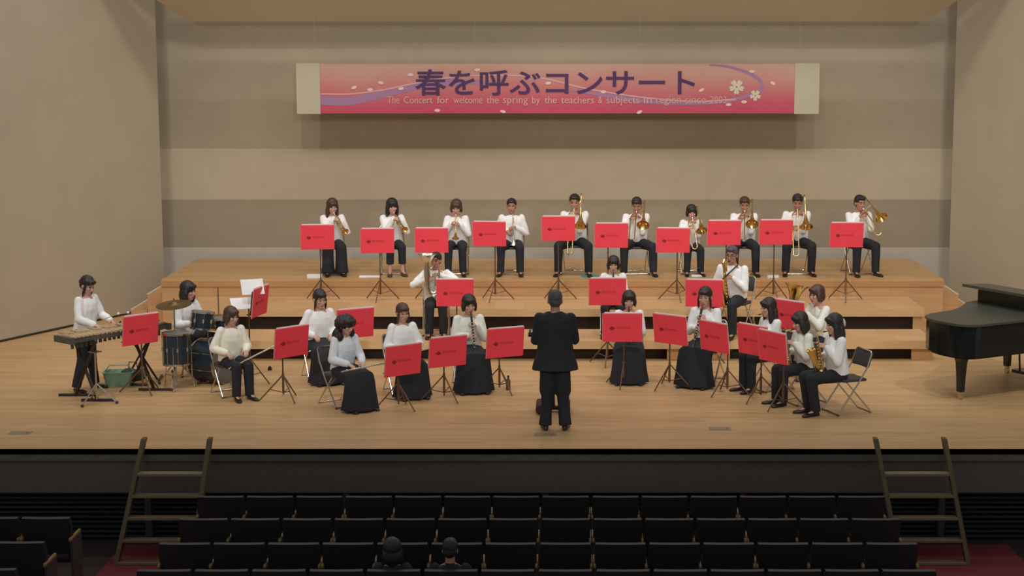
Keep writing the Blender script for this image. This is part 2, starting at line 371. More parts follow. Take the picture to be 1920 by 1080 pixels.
# ------------------------------------------------------------------ banner on the back wall
BY = 28.7
b0, b1 = at_y(555, 119.5, BY), at_y(1535, 212.5, BY)
bt = empty('banner_sign', ((b0.x + b1.x) / 2, BY, b1.z)); tag(bt, 'long pink concert banner with white ends hanging above the brass row', 'banner')
def bp(px, py): q = at_y(px, py, BY); return (q.x - bt.location.x, q.z - bt.location.z)
def banner_mat():
    mt = mat('banner_pink_print', (220, 120, 130), 0.8); nt = mt.node_tree; b = nt.nodes['Principled BSDF']
    tc = nt.nodes.new('ShaderNodeTexCoord'); sp = nt.nodes.new('ShaderNodeSeparateXYZ'); nt.links.new(tc.outputs['Object'], sp.inputs[0])
    n = nt.nodes.new('ShaderNodeTexNoise'); n.inputs['Scale'].default_value = 0.8; nt.links.new(tc.outputs['Object'], n.inputs['Vector'])
    mr = nt.nodes.new('ShaderNodeMapRange'); mr.inputs[2].default_value = b0.z - b1.z; nt.links.new(sp.outputs[2], mr.inputs[0])
    ad = nt.nodes.new('ShaderNodeMath'); ad.operation = 'MULTIPLY_ADD'; ad.inputs[1].default_value = 0.35; nt.links.new(n.outputs[0], ad.inputs[0]); nt.links.new(mr.outputs[0], ad.inputs[2])
    s2 = nt.nodes.new('ShaderNodeMath'); s2.operation = 'SUBTRACT'; s2.inputs[1].default_value = 0.17; nt.links.new(ad.outputs[0], s2.inputs[0])
    rp = nt.nodes.new('ShaderNodeValToRGB'); nt.links.new(s2.outputs[0], rp.inputs[0]); el = rp.color_ramp.elements
    el[0].position = 0.0; el[0].color = (*lin((190, 70, 92)), 1); el[1].position = 0.95; el[1].color = (*lin((196, 154, 136)), 1)
    e = el.new(0.25); e.color = (*lin((192, 84, 100)), 1); e = el.new(0.6); e.color = (*lin((192, 122, 116)), 1)
    nt.links.new(rp.outputs[0], b.inputs['Base Color']); return mt
x0, z1_ = bp(555, 119.5); x1, z0_ = bp(1535, 212.5); xa = bp(600, 150)[0]; xb = bp(1490, 150)[0]
m = MB(); m.box(((xa + xb) / 2, 0.02, (z0_ + z1_) / 2), (xb - xa, 0.04, z1_ - z0_)); m.build('printed_panel', banner_mat(), bt)
for a, b in ((x0, xa), (xb, x1)):
    m = MB(); m.box(((a + b) / 2, 0.015, (z0_ + z1_) / 2), (b - a, 0.055, z1_ - z0_ + 0.02)); o = m.build('end_panel', M['bannerw'], bt); o['label'] = 'plain white end of the banner'
def text_mesh(name, s, px0, px1, py0, py1, mt, y, bold=0.0, ch=1.0):
    cu = bpy.data.curves.new(name, 'FONT'); cu.body = s; cu.size = 1; cu.offset = bold; cu.space_character = ch; cu.resolution_u = 4
    t = bpy.data.objects.new('tmp', cu); COL.objects.link(t)
    me = bpy.data.meshes.new_from_object(t.evaluated_get(bpy.context.evaluated_depsgraph_get())); bpy.data.objects.remove(t)
    xs = [v.co.x for v in me.vertices]; ys = [v.co.y for v in me.vertices]
    (a, t_), (b, d) = bp(px0, py0), bp(px1, py1)
    for v in me.vertices:
        x = a + (v.co.x - min(xs)) / (max(xs) - min(xs)) * (b - a); z = d + (v.co.y - min(ys)) / (max(ys) - min(ys)) * (t_ - d)
        v.co = (x, y, z)
    me.materials.clear(); me.materials.append(mt); me.name = name
    o = bpy.data.objects.new(name, me); COL.objects.link(o); o.parent = bt; return o
text_mesh('title_lettering', '春を呼ぶコンサート', 778, 1303, 130, 179, M['title'], -0.012, 0.014)
_w = 'The Concert for welcome the spring by the teachers & subjects in region since 2003'.split(); _n = sum(len(q) for q in _w) + len(_w) - 1; _x = 726.0
for q in _w:
    _d = 636.0 * len(q) / _n; lo = 198 if any(ch in q for ch in 'gjpy') else 194; hi = 180.5 if any(ch in q for ch in 'TCflhbtdi&23') else 184
    text_mesh('subtitle_word', q, _x, _x + _d, hi, lo, M['subt'], -0.010, 0.010); _x += 636.0 * (len(q) + 1) / _n
def ribbon(name, pts, wd, mt, y):
    m = MB(); P = [bp(*p) for p in pts]; n = len(P); Q = []
    for i in range(n):                                         # smooth along
        Q.append(P[i])
    L = []
    for i in range(n - 1):
        p0 = Q[max(i - 1, 0)]; p1 = Q[i]; p2 = Q[i + 1]; p3 = Q[min(i + 2, n - 1)]
        for k in range(8):
            t = k / 8; L.append((tuple(0.5 * (2 * b + (c - a) * t + (2 * a - 5 * b + 4 * c - d) * t * t + (3 * b - a - 3 * c + d) * t ** 3) for a, b, c, d in zip(p0, p1, p2, p3)), wd[i] + (wd[i + 1] - wd[i]) * t))
    L.append((Q[-1], wd[-1]))
    vs = [];
    for i, (p, w_) in enumerate(L):
        a = L[max(i - 1, 0)][0]; b = L[min(i + 1, len(L) - 1)][0]; dx, dz = b[0] - a[0], b[1] - a[1]; l = math.hypot(dx, dz) or 1
        nx, nz = -dz / l, dx / l
        vs += [Vector((p[0] + nx * w_ / 2, y, p[1] + nz * w_ / 2)), Vector((p[0] - nx * w_ / 2, y, p[1] - nz * w_ / 2))]
    m._add(vs, [(2 * i, 2 * i + 1, 2 * i + 3, 2 * i + 2) for i in range(len(L) - 1)]); return m.build(name, mt, bt)
ribbon('violet_swoosh', [(601, 188), (650, 190), (700, 181), (750, 168), (800, 158), (860, 154), (940, 156)], [0.15, 0.14, 0.13, 0.13, 0.13, 0.1, 0.02], M['swoosh'], -0.003)
ribbon('pale_line', [(601, 176), (660, 176), (720, 168), (790, 154), (880, 142), (1000, 144), (1100, 166), (1200, 182), (1300, 190), (1380, 186)], [0.025] * 10, M['swoosh_l'], -0.005)
ribbon('violet_swoosh', [(1060, 168), (1110, 175), (1160, 183), (1220, 191), (1300, 194), (1370, 188), (1420, 172), (1428, 156), (1410, 140), (1370, 126), (1330, 121.5)], [0.01, 0.05, 0.08, 0.06, 0.05, 0.06, 0.06, 0.05, 0.05, 0.04, 0.02], M['swoosh'], -0.004)
for px, py, a in ((664, 164, 20), (694, 168, 0), (714, 155, -10), (752, 166, 10), (770, 140, 0), (820, 207, 0), (943, 209, -15), (1199, 210, 25), (1131, 172, 0), (1315, 169, 30), (1449, 156, -30), (1410, 134, 0), (1395, 191, 0), (895, 131, 0), (1028, 156, 10), (1366, 196, 0)):
    x, z = bp(px, py); m = MB(); n = 10
    m._add([Vector((x + 0.05 * math.cos(t) * math.cos(R(a)) - 0.026 * math.sin(t) * math.sin(R(a)), -0.009, z + 0.05 * math.cos(t) * math.sin(R(a)) + 0.026 * math.sin(t) * math.cos(R(a)))) for t in [2 * math.pi * k / n for k in range(n)]], [tuple(range(n))])
    m.build('petal_print', M['petal'], bt)
for px, py, rr in ((1381, 163, 0.135), (1416, 179, 0.1)):
    x, z = bp(px, py); m = MB()
    pts = []
    for k in range(50):
        t = 2 * math.pi * k / 50; q = (5 * t / (2 * math.pi)) % 1; r_ = rr * (0.35 + 0.65 * math.sin(math.pi * q) ** 0.6 - (0.22 if abs(q - 0.5) < 0.06 else 0)); pts.append(Vector((x + r_ * math.cos(t + 0.3), -0.011, z + r_ * math.sin(t + 0.3))))
    c = len(pts); m._add(pts + [Vector((x, -0.011, z))], [(i, (i + 1) % c, c) for i in range(c)]); m.build('blossom_print', M['flower'], bt)
    m = MB(); m.ell((x, -0.012, z), (rr * 0.12, 0.002, rr * 0.12), n=8, m=5); m.build('blossom_centre', M['mark2'], bt)

for px in (590, 890, 1200, 1500):
    x, z = bp(px, 119.5); m = MB(); m.tube([(x, 0.02, z), (x, 0.02, zc + 0.15 - bt.location.z)], 0.0018, 5); m.build('hanging_wire', M['bannerw'], bt)

# ------------------------------------------------------------------ ladders into the pit
def ladder(lab, xo_t, xi_t, xo_b, xi_b):
    e = empty('wooden_ladder', ((xo_b + xi_b) / 2, 17.9, -1.1)); tag(e, lab, 'ladder'); ex, ey, ez = e.location
    yt, zt, yb, zb = 18.5, 0.16, 17.86, -1.1
    for xt, xb_ in ((xo_t, xo_b), (xi_t, xi_b)):
        m = MB(); d = Vector((xt - xb_, yt - yb, zt - zb)); L = []
        for p in (Vector((xb_, yb, zb)), Vector((xt, yt, zt))):
            p = p - Vector((ex, ey, ez)); L.append([p + Vector((a, b, 0)) for a, b in ((-.024, -.055), (.024, -.055), (.024, .055), (-.024, .055))])
        m.loft(L); m.build('rail', M['ladder'], e)
    for k in range(5):
        z = -0.2 - k * 0.218; t = (z - zb) / (zt - zb); y = yb + (yt - yb) * t
        xa = xo_b + (xo_t - xo_b) * t; xb_ = xi_b + (xi_t - xi_b) * t
        m = MB(); m.box(((xa + xb_) / 2 - ex, y - ey, z - ez), (abs(xb_ - xa) - 0.04, 0.12, 0.025)); m.build('tread', M['rung'], e)
ladder('brown wooden ladder leaning on the stage edge at the left of the seats', -4.70, -3.97, -4.89, -4.07)
ladder('brown wooden ladder leaning on the stage edge at the right, below the piano', 4.17, 3.41, 4.33, 3.59)

# ------------------------------------------------------------------ theatre seats (they face the stage, +Y)
def seat_proto():
    e = empty('theatre_seat', (0, 0, -1.1))
    m = MB(); L = []
    for z, y in ((0.36, 0.06), (0.6, 0.02), (0.78, -0.02), (0.845, -0.035)):
        hw = 0.249 if z < 0.8 else 0.240
        L.append([Vector((x, y + yy + 0.015 * (1 - (x / hw) ** 2) * -1, z)) for x, yy in ((-hw, 0), (-hw * .5, 0), (0, 0), (hw * .5, 0), (hw, 0), (hw, .07), (0, .07), (-hw, .07))])
    m.loft(L); m.build('backrest', M['seat_shell'], e, True)
    m = MB(); m.box((0, 0.24, 0.42), (0.44, 0.42, 0.1), bev=0.02); m.build('seat', M['seat'], e, True)
    m = MB(); m.box((0.247, 0.16, 0.3), (0.026, 0.32, 0.6)); m.build('side_frame', M['post'], e)
    m = MB(); m.box((0.247, 0.13, 0.625), (0.026, 0.36, 0.04), bev=0.006); m.build('armrest', M['arm'], e, True)
    return e
def left_arm(e):
    m = MB(); m.box((-0.247, 0.16, 0.3), (0.024, 0.32, 0.6)); m.build('side_frame', M['post'], e)
    m = MB(); m.box((-0.247, 0.13, 0.625), (0.024, 0.36, 0.04), bev=0.006); m.build('armrest', M['arm'], e, True)
proto = seat_proto(); used = False
protoL = copy_tree(proto); left_arm(protoL); usedL = False
ORD = ['first', 'second', 'third', 'fourth', 'fifth', 'sixth', 'seventh', 'eighth', 'ninth', 'tenth', 'eleventh', 'twelfth', 'thirteenth', 'fourteenth']
ROWS = [17.57, 16.71, 15.86, 15.02]; RN = ['front row', 'second row', 'third row', 'nearest row']
def put_seat(x, y, lab, la, grp):
    global used, usedL
    if la:
        o = protoL if not usedL else copy_tree(protoL); usedL = True
    else:
        o = proto if not used else copy_tree(proto); used = True
    o.location = (x, y, -1.1); tag(o, lab, 'seat', grp)
for ri, y in enumerate(ROWS):
    xs = [(-2.37 - 0.523 * (3 - k)) for k in range(3)] + [(-2.37 + 0.522 * k) for k in range(3)] + [(-0.81 + 0.527 * k) for k in range(2)] + [(0.243 + 0.52 * k) for k in range(3)] + [(1.803 + 0.522 * k) for k in range(3)]
    for i, x in enumerate(xs):
        put_seat(x + 0.26, y, 'dark theatre seat in the %s of the centre block, %s from its left end' % (RN[ri], ORD[i]), i in (0, 3, 6, 8, 11), 'theatre seats of the centre block')
for ri, y in enumerate((16.75, 15.9, 15.05)):
    for k in range(3):
        nm = ['beside the aisle', 'one in from the aisle', 'two in from the aisle'][k]
        if y > 16 or k < 2 or True:
            put_seat(-5.28 - 0.525 * k, y, 'dark seat of the left side block, %s row, %s' % (['front', 'second', 'nearest'][ri], nm), True, 'theatre seats of the side blocks')
            put_seat(5.35 + 0.525 * k, y, 'dark seat of the right side block, %s row, %s' % (['front', 'second', 'nearest'][ri], nm), True, 'theatre seats of the side blocks')

# ================================================================== furniture and instruments
def P_to(root, p): return root.matrix_basis @ Vector(p)
def make_chair(pad='pad'):
    e = empty('folding_chair')
    m = MB()
    for s_ in (-1, 1):                                         # one bent tube: front foot, seat side, back top
        pass
    m.tube([(-.205, -.26, .012), (-.205, .02, .40), (-.205, .16, .62), (-.2, .215, .78), (-.17, .225, .815), (.17, .225, .815), (.2, .215, .78), (.205, .16, .62), (.205, .02, .40), (.205, -.26, .012)], .011, 8)
    m.tube([(-.205, -.26, .012), (.205, -.26, .012)], .011, 8)
    m.build('front_leg_frame', M['chrome'], e, True)
    m = MB(); m.tube([(-.185, -.13, .43), (-.185, .24, .012), (.185, .24, .012), (.185, -.13, .43)], .0105, 8); m.build('rear_leg_frame', M['chrome'], e, True)
    m = MB(); m.box((0, -.01, .445), (.37, .36, .035), bev=.014); m.build('seat', M[pad], e, True)
    m = MB(); L = []
    for z in (.60, .625, .72, .785, .80):
        k = .012 if z in (.60, .80) else .02
        L.append([Vector((x, .165 + (z - .6) * .3 - .03 * (1 - (x / .2) ** 2) * -1 + yy, z)) for x, yy in ((-.19, -k), (-.1, -k), (0, -k), (.1, -k), (.19, -k), (.19, k), (.1, k), (0, k), (-.1, k), (-.19, k))])
    m.loft(L); m.build('backrest', M[pad], e, True)
    for s_ in (-1, 1):
        m = MB(); m.ell((s_ * .205, -.26, .012), (.017, .02, .014), n=8, m=5); m.build('rubber_foot', M['pad'], e, True)
    return e
chair_proto = {}
def put_chair(x, y, z, yaw, lab, pad='pad', s=1.0):
    if pad not in chair_proto: chair_proto[pad] = o = make_chair(pad)
    else: o = copy_tree(chair_proto[pad])
    o.location = (x, y, z); o.rotation_euler = (0, 0, yaw); o.scale = (s, s, s); tag(o, lab, 'chair', 'folding chairs of the players'); return o

def flare(m, p, d, L, r0, r1, n=16, k=3.0, thick=0.002):
    """an open bell: outside and inside surfaces"""
    p = Vector(p); d = Vector(d).normalized(); u = d.orthogonal().normalized(); v = d.cross(u); N = 12
    def ring(t, off): 
        r_ = r0 + (r1 - r0) * (math.exp(k * t) - 1) / (math.exp(k) - 1) - off
        return [p + d * (L * t) + (u * math.cos(2 * math.pi * j / n) + v * math.sin(2 * math.pi * j / n)) * max(r_, .002) for j in range(n)]
    L1 = [ring(i / N, 0) for i in range(N + 1)]; L2 = [ring(i / N, thick) for i in range(N, 3, -1)]
    m.loft(L1 + L2); return m
def arc(c, a, b, r, t0, t1, n=8):
    c = Vector(c); a = Vector(a); b = Vector(b)
    return [c + (a * math.cos(R(t0 + (t1 - t0) * i / n)) + b * math.sin(R(t0 + (t1 - t0) * i / n))) * r for i in range(n + 1)]

# instrument builders: mouthpiece at the origin, the horn points along -Y, up is Z, the player's left is +X
def trumpet(mt='gold'):
    e = empty('trumpet'); g = M[mt]
    m = MB(); m.tube([(0, 0, 0), (0, -.02, 0), (0, -.09, 0)], [.013, .005, .005], 8); m.build('mouthpiece', M['silver'], e, True)
    m = MB(); m.tube([(0, -.07, 0), (0, -.36, 0)] + arc((0, -.36, -.03), (0, 0, 1), (0, -1, 0), .03, 0, 180) + [(0, -.2, -.06)], .006, 8); m.build('lead_pipe', g, e, True)
    m = MB(); m.tube([(.012, -.2, -.055), (.012, -.1, -.055)] + arc((.012, -.1, -.02), (0, 0, -1), (0, 1, 0), .035, 0, 180) + [(.012, -.3, .015)], .007, 8)
    flare(m, (.012, -.3, .015), (0, -1, 0), .2, .007, .062); m.build('bell', g, e, True)
    m = MB()
    for k in range(3): m.tube([(.006, -.18 - .028 * k, -.09), (.006, -.18 - .028 * k, .03), (.006, -.18 - .028 * k, .055)], [.011, .011, .004], 8)
    m.build('valves', M['silver'], e, True)
    return e, {'L': (.035, -.21, -.03), 'R': (-.035, -.20, .0)}
def trombone(ext=0.7, mt='gold'):
    e = empty('trombone'); g = M[mt]
    m = MB(); m.tube([(0, 0, 0), (0, -.03, 0), (0, -.1, 0)], [.016, .006, .006], 8); m.build('mouthpiece', M['silver'], e, True)
    y1 = -ext; ox, oz = -.075, -.05; hl = math.hypot(ox, oz) / 2
    m = MB(); m.tube([(0, -.08, 0), (0, y1, 0)] + arc((ox / 2, y1, oz / 2), (-ox / 2 / hl, 0, -oz / 2 / hl), (0, -1, 0), hl, 0, 180) + [(ox, -.12, oz)], .0095, 8)
    m.tube([(0, -.2 - (ext - .7), 0), (ox, -.2 - (ext - .7), oz)], .006, 6); m.build('slide', g, e, True)
    m = MB(); m.tube([(ox, -.1, oz), (ox + .02, -.05, oz - .02), (.03, .05, -.07), (.09, .12, -.02), (.1, .19, 0)] + arc((.1, .19, .05), (0, 0, -1), (0, 1, 0), .05, 0, 180) + [(.1, .1, .1), (.1, -.05, .1)], .009, 8); m.build('tuning_slide', g, e, True)
    m = MB(); flare(m, (.1, -.04, .1), (0, -1, 0), .34, .012, .11, 18, 3.4); m.build('bell', g, e, True)
    m = MB(); m.tube([(0, -.06, -.005), (.1, -.03, .1)], .005, 6); m.tube([(0, -.1, 0), (ox, -.1, oz)], .006, 6); m.build('brace', g, e, True)
    return e, {'L': (.04, -.08, -.04), 'R': (-.05, -.24 - (ext - .7), -.05)}
def clarinet(mt='ebony', oboe=False):
    e = empty('clarinet' if not oboe else 'oboe'); L = .6
    m = MB(); m.tube([(0, 0, 0), (0, -.07, 0), (0, -.08, 0)], [.006, .012, .014], 8); m.build('mouthpiece', M['ebony'], e, True)
    m = MB(); m.tube([(0, -.07, 0), (0, -.15, 0), (0, -.16, 0), (0, -.5, 0)], [.015, .015, .0135, .014], 10); m.build('tube', M[mt], e, True)
    m = MB(); flare(m, (0, -.5, 0), (0, -1, 0), .12, .015, .038, 12, 2.5); m.build('bell', M[mt], e, True)
    for y in (-.155, -.33, -.5):
        m = MB(); m.tube([(0, y - .006, 0), (0, y + .006, 0)], .0165, 10); m.build('ring', M['silver'], e, True)
    m = MB(); m.tube([(.013, -.18, .006), (.013, -.48, .006)], .003, 5); m.tube([(-.013, -.18, .006), (-.013, -.48, .006)], .003, 5)
    for k in range(7): m.ell((0, -.2 - .04 * k, .015), (.008, .008, .004), n=8, m=4)
    m.build('keywork', M['silver'], e, True)
    return e, {'L': (.025, -.2, -.012), 'R': (-.025, -.36, -.012)}
def flute():
    e = empty('flute')
    m = MB(); m.tube([(-.33, 0, 0), (-.31, 0, 0), (.33, 0, 0)], [.009, .0095, .0095], 8); m.build('tube', M['silver'], e, True)
    m = MB(); m.ell((-.25, 0, .011), (.014, .01, .005), n=8, m=4); m.build('lip_plate', M['silver'], e, True)
    m = MB(); m.tube([(-.1, .008, .008), (.3, .008, .008)], .003, 5)
    for k in range(11): m.ell((-.1 + .037 * k, 0, .011), (.009, .009, .004), n=8, m=4)
    m.build('keywork', M['chrome'], e, True)
    return e, {'L': (.08, 0, .01), 'R': (-.12, 0, .01)}
def sax(k=1.0, mt='gold', bari=False):
    e = empty('baritone_saxophone' if bari else 'alto_saxophone'); g = M[mt]; S = lambda p: tuple(v * k for v in p)
    m = MB(); m.tube([S((0, .005, 0)), S((0, -.05, .004))], [.006 * k, .011], 8); m.build('mouthpiece', M['ebony'], e, True)
    m = MB(); m.tube([S(p) for p in ((0, -.04, .003), (0, -.1, .015), (0, -.14, .0), (0, -.155, -.05))], [.008 * k, .01 * k, .012 * k, .013 * k], 8); m.build('neck', g, e, True)
    m = MB(); pts = [(0, -.155, -.05), (0, -.15, -.25), (0, -.145, -.5)] + [(0, -.145 - .04 * (1 - math.cos(t)), -.5 - .045 * math.sin(t)) for t in [math.pi * i / 6 for i in range(1, 6)]] + [(0, -.225, -.5), (0, -.235, -.38)]
    m.tube([S(p) for p in pts], [k * r_ for r_ in ([.014, .021, .029] + [.031, .032, .033, .034, .035] + [.036, .04])], 12); m.build('body', g, e, True)
    m = MB(); flare(m, S((0, -.235, -.39)), (0, -.18, 1), .2 * k, .039 * k, .07 * k, 16, 2.0); m.build('bell', g, e, True)
    m = MB()
    for i in range(8): m.ell(S((.012, -.175, -.12 - .045 * i)), (.016 * k, .01 * k, .016 * k), n=8, m=5)
    m.tube([S((.025, -.16, -.08)), S((.03, -.16, -.46))], .004 * k, 5); m.build('keywork', g, e, True)
    if bari:
        m = MB(); m.tube([S(p) for p in ((0, -.15, -.06), (0, -.16, .03), (0, -.13, .06), (0, -.1, .03), (0, -.1, -.1))], .016 * k, 8); m.build('top_loop', g, e, True)
    return e, {'L': S((.04, -.15, -.18)), 'R': S((-.045, -.15, -.36))}
def euphonium(k=1.0, mt='silver', tuba=False, mir=1):
    e = empty('tuba' if tuba else 'euphonium'); g = M[mt]; S = lambda p: (p[0] * k * mir, p[1] * k, p[2] * k)
    m = MB(); m.tube([S((0, 0, 0)), S((.0, -.03, -.004))], [.018, .007], 8); m.build('mouthpiece', M['silver'], e, True)
    m = MB(); m.tube([S(p) for p in ((0, -.03, -.004), (.03, -.1, -.03), (.09, -.14, -.06), (.12, -.15, -.2), (.1, -.15, -.38), (0, -.15, -.42), (-.08, -.15, -.36), (-.1, -.15, -.2), (-.08, -.16, -.06))], [.008, .008, .01, .011, .012, .013, .014, .014, .014], 8); m.build('branch_tubes', g, e, True)
    m = MB(); m.tube([S(p) for p in ((-.08, -.18, -.1), (-.09, -.18, -.3), (-.06, -.18, -.42), (0, -.18, -.47), (.07, -.18, -.42), (.1, -.18, -.3), (.1, -.18, -.12), (.1, -.18, .0))], [k * r_ for r_ in (.018, .024, .03, .036, .042, .046, .05, .054)], 12); m.build('body', g, e, True)
    m = MB(); flare(m, S((.1, -.18, -.01)), (.0, .0, 1), .2 * k, .054 * k, .145 * k, 20, 2.4); o = m.build('bell', g, e, True)
    m = MB()
    for i in range(4): m.tube([S((-.02 + .0 * i, -.15 - .035 * i + .03, -.3)), S((-.02, -.12 - .035 * i, -.13)), S((-.02, -.12 - .035 * i, -.1))], [.013 * k, .013 * k, .005 * k], 8)
    m.build('valves', M['silver'], e, True)
    return e, {'L' if mir > 0 else 'R': S((.09, -.2, -.2)), 'R' if mir > 0 else 'L': S((-.06, -.17, -.13))}

# ------------------------------------------------------------------ people
def face_colour(Hi):
    def f(c):
        q = Hi @ c
        if q.y < -.045 and abs(q.z) < .13:
            x = abs(q.x)
            if ((x - .031) / .0145) ** 2 + ((q.z - .004) / .0062) ** 2 < 1: return 1
            if .014 < x < .05 and abs(q.z - .027 + (x - .03) ** 2 * 5) < .0045: return 1
            if x < .022 and abs(q.z + .062) < .0055 and q.y < -.06: return 2
        return 0
    return f
def hand(m, w_, e, nrm, side, curl=0.7, s=1.0):
    """palm, five curling fingers: w_ wrist, e direction, nrm the way the fingers close, side +1 = thumb to that side of e x nrm"""
    e = e.normalized(); nrm = (nrm - e * nrm.dot(e)); nrm = nrm.normalized() if nrm.length > 1e-4 else e.orthogonal().normalized(); a = e.cross(nrm).normalized() * side
    T = Matrix((( a.x, nrm.x, e.x, w_.x), (a.y, nrm.y, e.y, w_.y), (a.z, nrm.z, e.z, w_.z), (0, 0, 0, 1))) @ Matrix.Scale(s, 4)
    m.ell((0, 0, .045), (.040, .017, .055), T, 12, 8)
    for i, (x, L) in enumerate(((.029, .068), (.010, .078), (-.010, .072), (-.028, .056))):
        c = curl * (1 + .08 * i); p = Vector((x, .002, .083)); pts = [p.copy()]; ang = .12 * c
        for j, f in enumerate((.42, .33, .25)):
            ang += c * (.75 if j else .45); p = p + Vector((x * .08, math.sin(ang), math.cos(ang))) * L * f; pts.append(p.copy())
        m.tube(pts, [.0095, .009, .0082, .0072], 8, T); m.ell(pts[-1], .0074, T, 8, 6)
    pts = [Vector((.026, .004, .022)), Vector((.050, .014, .045)), Vector((.056, .028, .068)), Vector((.050, .042, .084))]
    m.tube(pts, [.014, .0115, .010, .0085], 8, T); m.ell(pts[-1], .0088, T, 8, 6)
def ik(sh, tg, l1, l2, hint):
    d = tg - sh; L = min(d.length, (l1 + l2) * .985); d = d.normalized(); tg2 = sh + d * L
    a = (l1 * l1 - l2 * l2 + L * L) / (2 * L); h = math.sqrt(max(l1 * l1 - a * a, 0)); hint = (hint - d * hint.dot(d)).normalized()
    return sh + d * a + hint * h, tg2
def person(label, x, y, z, yaw, top, male=False, lower='trousers', hair='bob', hc='hair', shirt='white', stand=False, lean=8, look=(0, 0), inst=None,
           iarg=None, ipitch=40, iyaw=0, iroll=0, ioff=(0, 0, 0), hands=None, spread=.13, knee_yaw=0, feet=-.43, shoe='shoe', ankle=None, jacket=False, curl=.7, group=None, cat='person', hint=None, ilabel=None, wid=1.0, tilt=0, clip=False, glasses=False):
    base = 1.72 if stand else 1.325
    s = (top - z) / base
    root = empty('person', (x, y, z), yaw); root.scale = (s, s, s); tag(root, label, cat, group)
    bpy.context.view_layer.update()
    W = (1.10 if male else .96) * wid
    hz = .90 if stand else .53
    th = R(lean); RT = Matrix.Translation((0, 0, hz)) @ Matrix.Rotation(R(tilt), 4, 'Y') @ Matrix.Rotation(th, 4, 'X') @ Matrix.Translation((0, 0, -hz))
    up = (hz - .53)
    def T(px, py, pz): return RT @ Vector((px, py, pz + up))
    skin = M['skin_m'] if male else M['skin']
    # head frame
    nk = T(0, .012, 1.03); hd = T(0, -.012, 1.175)
    hm = Matrix.Translation(hd) @ Matrix.Rotation(R(look[1]), 4, 'Z') @ Matrix.Rotation(R(look[0]) + th * .3, 4, 'X') @ Matrix.Scale(1.09 if male else 1.14, 4)
    mouth = hm @ Vector((0, -.098, -.062))
    # instrument placement and hand targets
    grips = {}
    if inst:
        io, g = inst(*(iarg or ()))
        im = Matrix.Translation(mouth + Vector(ioff)) @ Matrix.Rotation(R(iyaw), 4, 'Z') @ Matrix.Rotation(R(ipitch), 4, 'X') @ Matrix.Rotation(R(iroll), 4, 'Y')
        mw = root.matrix_basis @ im
        io.location = mw.to_translation(); io.rotation_euler = mw.to_euler(); io.scale = mw.to_scale(); tag(io, ilabel, io.name.split('.')[0].split('_')[-1])
        grips = {k_: im @ Vector(v_) for k_, v_ in g.items()}
    if hands: grips.update({k_: Vector(v_) for k_, v_ in hands.items()})
    for k_, sx in (('L', 1), ('R', -1)):
        if k_ not in grips: grips[k_] = Vector((sx * .09, -.30, .62 + (0 if not stand else .4)))
    body = MB(); torso = [(.50, .14, .10, .0), (.62, .125, .085, 0), (.78, .125, .085, 0), (.92, .15, .09, 0), (.985, .13, .075, .005), (1.03, .06, .052, .01)]
    body.loft([[T(rx * W * math.cos(t), yo + ry * math.sin(t), zz) for t in [2 * math.pi * k / 14 for k in range(14)]] for zz, rx, ry, yo in torso])
    body.tube([T(0, .014, .99), hd + (nk - hd) * .55, hm @ Vector((0, .01, -.04))], [.056, .05 * (1.1 if male else .95), .05], 12)
    # head: skull, jaw, nose, ears, lips
    body.ell((0, .008, .028), (.073, .090, .092), hm, 18, 12); body.ell((0, -.022, -.05), (.054, .063, .062), hm, 14, 10); body.ell((0, -.045, -.088), (.03, .034, .024), hm, 10, 8)
    body.ell((0, -.088, -.022), (.012, .016, .022), hm, 8, 6); body.ell((0, -.098, -.03), (.014, .012, .01), hm, 8, 6)
    for sx in (-1, 1): body.ell((sx * .074, .012, -.012), (.010, .019, .030), hm, 8, 6); body.ell((sx * .035, -.062, -.02), (.024, .02, .022), hm, 8, 6)
    body.ell((0, -.079, -.062), (.022, .010, .009), hm, 8, 6)
    sleeves = MB(); L1, L2 = .275 * (1.04 if male else 1), .245 * (1.04 if male else 1)
    shirt_m = MB()
    for k_, sx in (('L', 1), ('R', -1)):
        sh = T(sx * .158 * W, .005, .965); tg = grips[k_]
        fd = (tg - sh).normalized()
        hn = Vector(hint[k_]) if hint and k_ in hint else Vector((sx * .42, .15, -.8))
        # wrist stops short of the grip so that the fingers close on it
        wr_t = tg + (sh - tg).normalized() * .06 + Vector((sx * .012, .03, -.015))
        el, wr = ik(sh, wr_t, L1, L2, hn)
        body.limb(sh, el, .038, .032); body.limb(el, wr, .032, .026)
        e = (wr - el).normalized(); ed = (tg - wr); ed = (ed.normalized() * .8 + e * .4).normalized()
        nrm = (Vector((0, -.2, -.2)) + Vector((-sx * 1.0, 0, -.3)))
        if hands and k_ in hands: nrm = Vector((-sx * .2, -.1, -1))
        hand(body, wr - ed * .008, ed, nrm, 1 if (ed.cross(nrm)).z > 0 else -1, curl)
        wl = wr - e * .015
        if jacket: r_ = (.068, .056, .042)
        elif male: r_ = (.064, .054, .038)
        else: r_ = (.066, .062, .048)
        sleeves.limb(sh, el, r_[0], r_[1]); sleeves.limb(el, wl, r_[1], r_[2])
    # legs
    feetp = []
    if stand: hips = .90
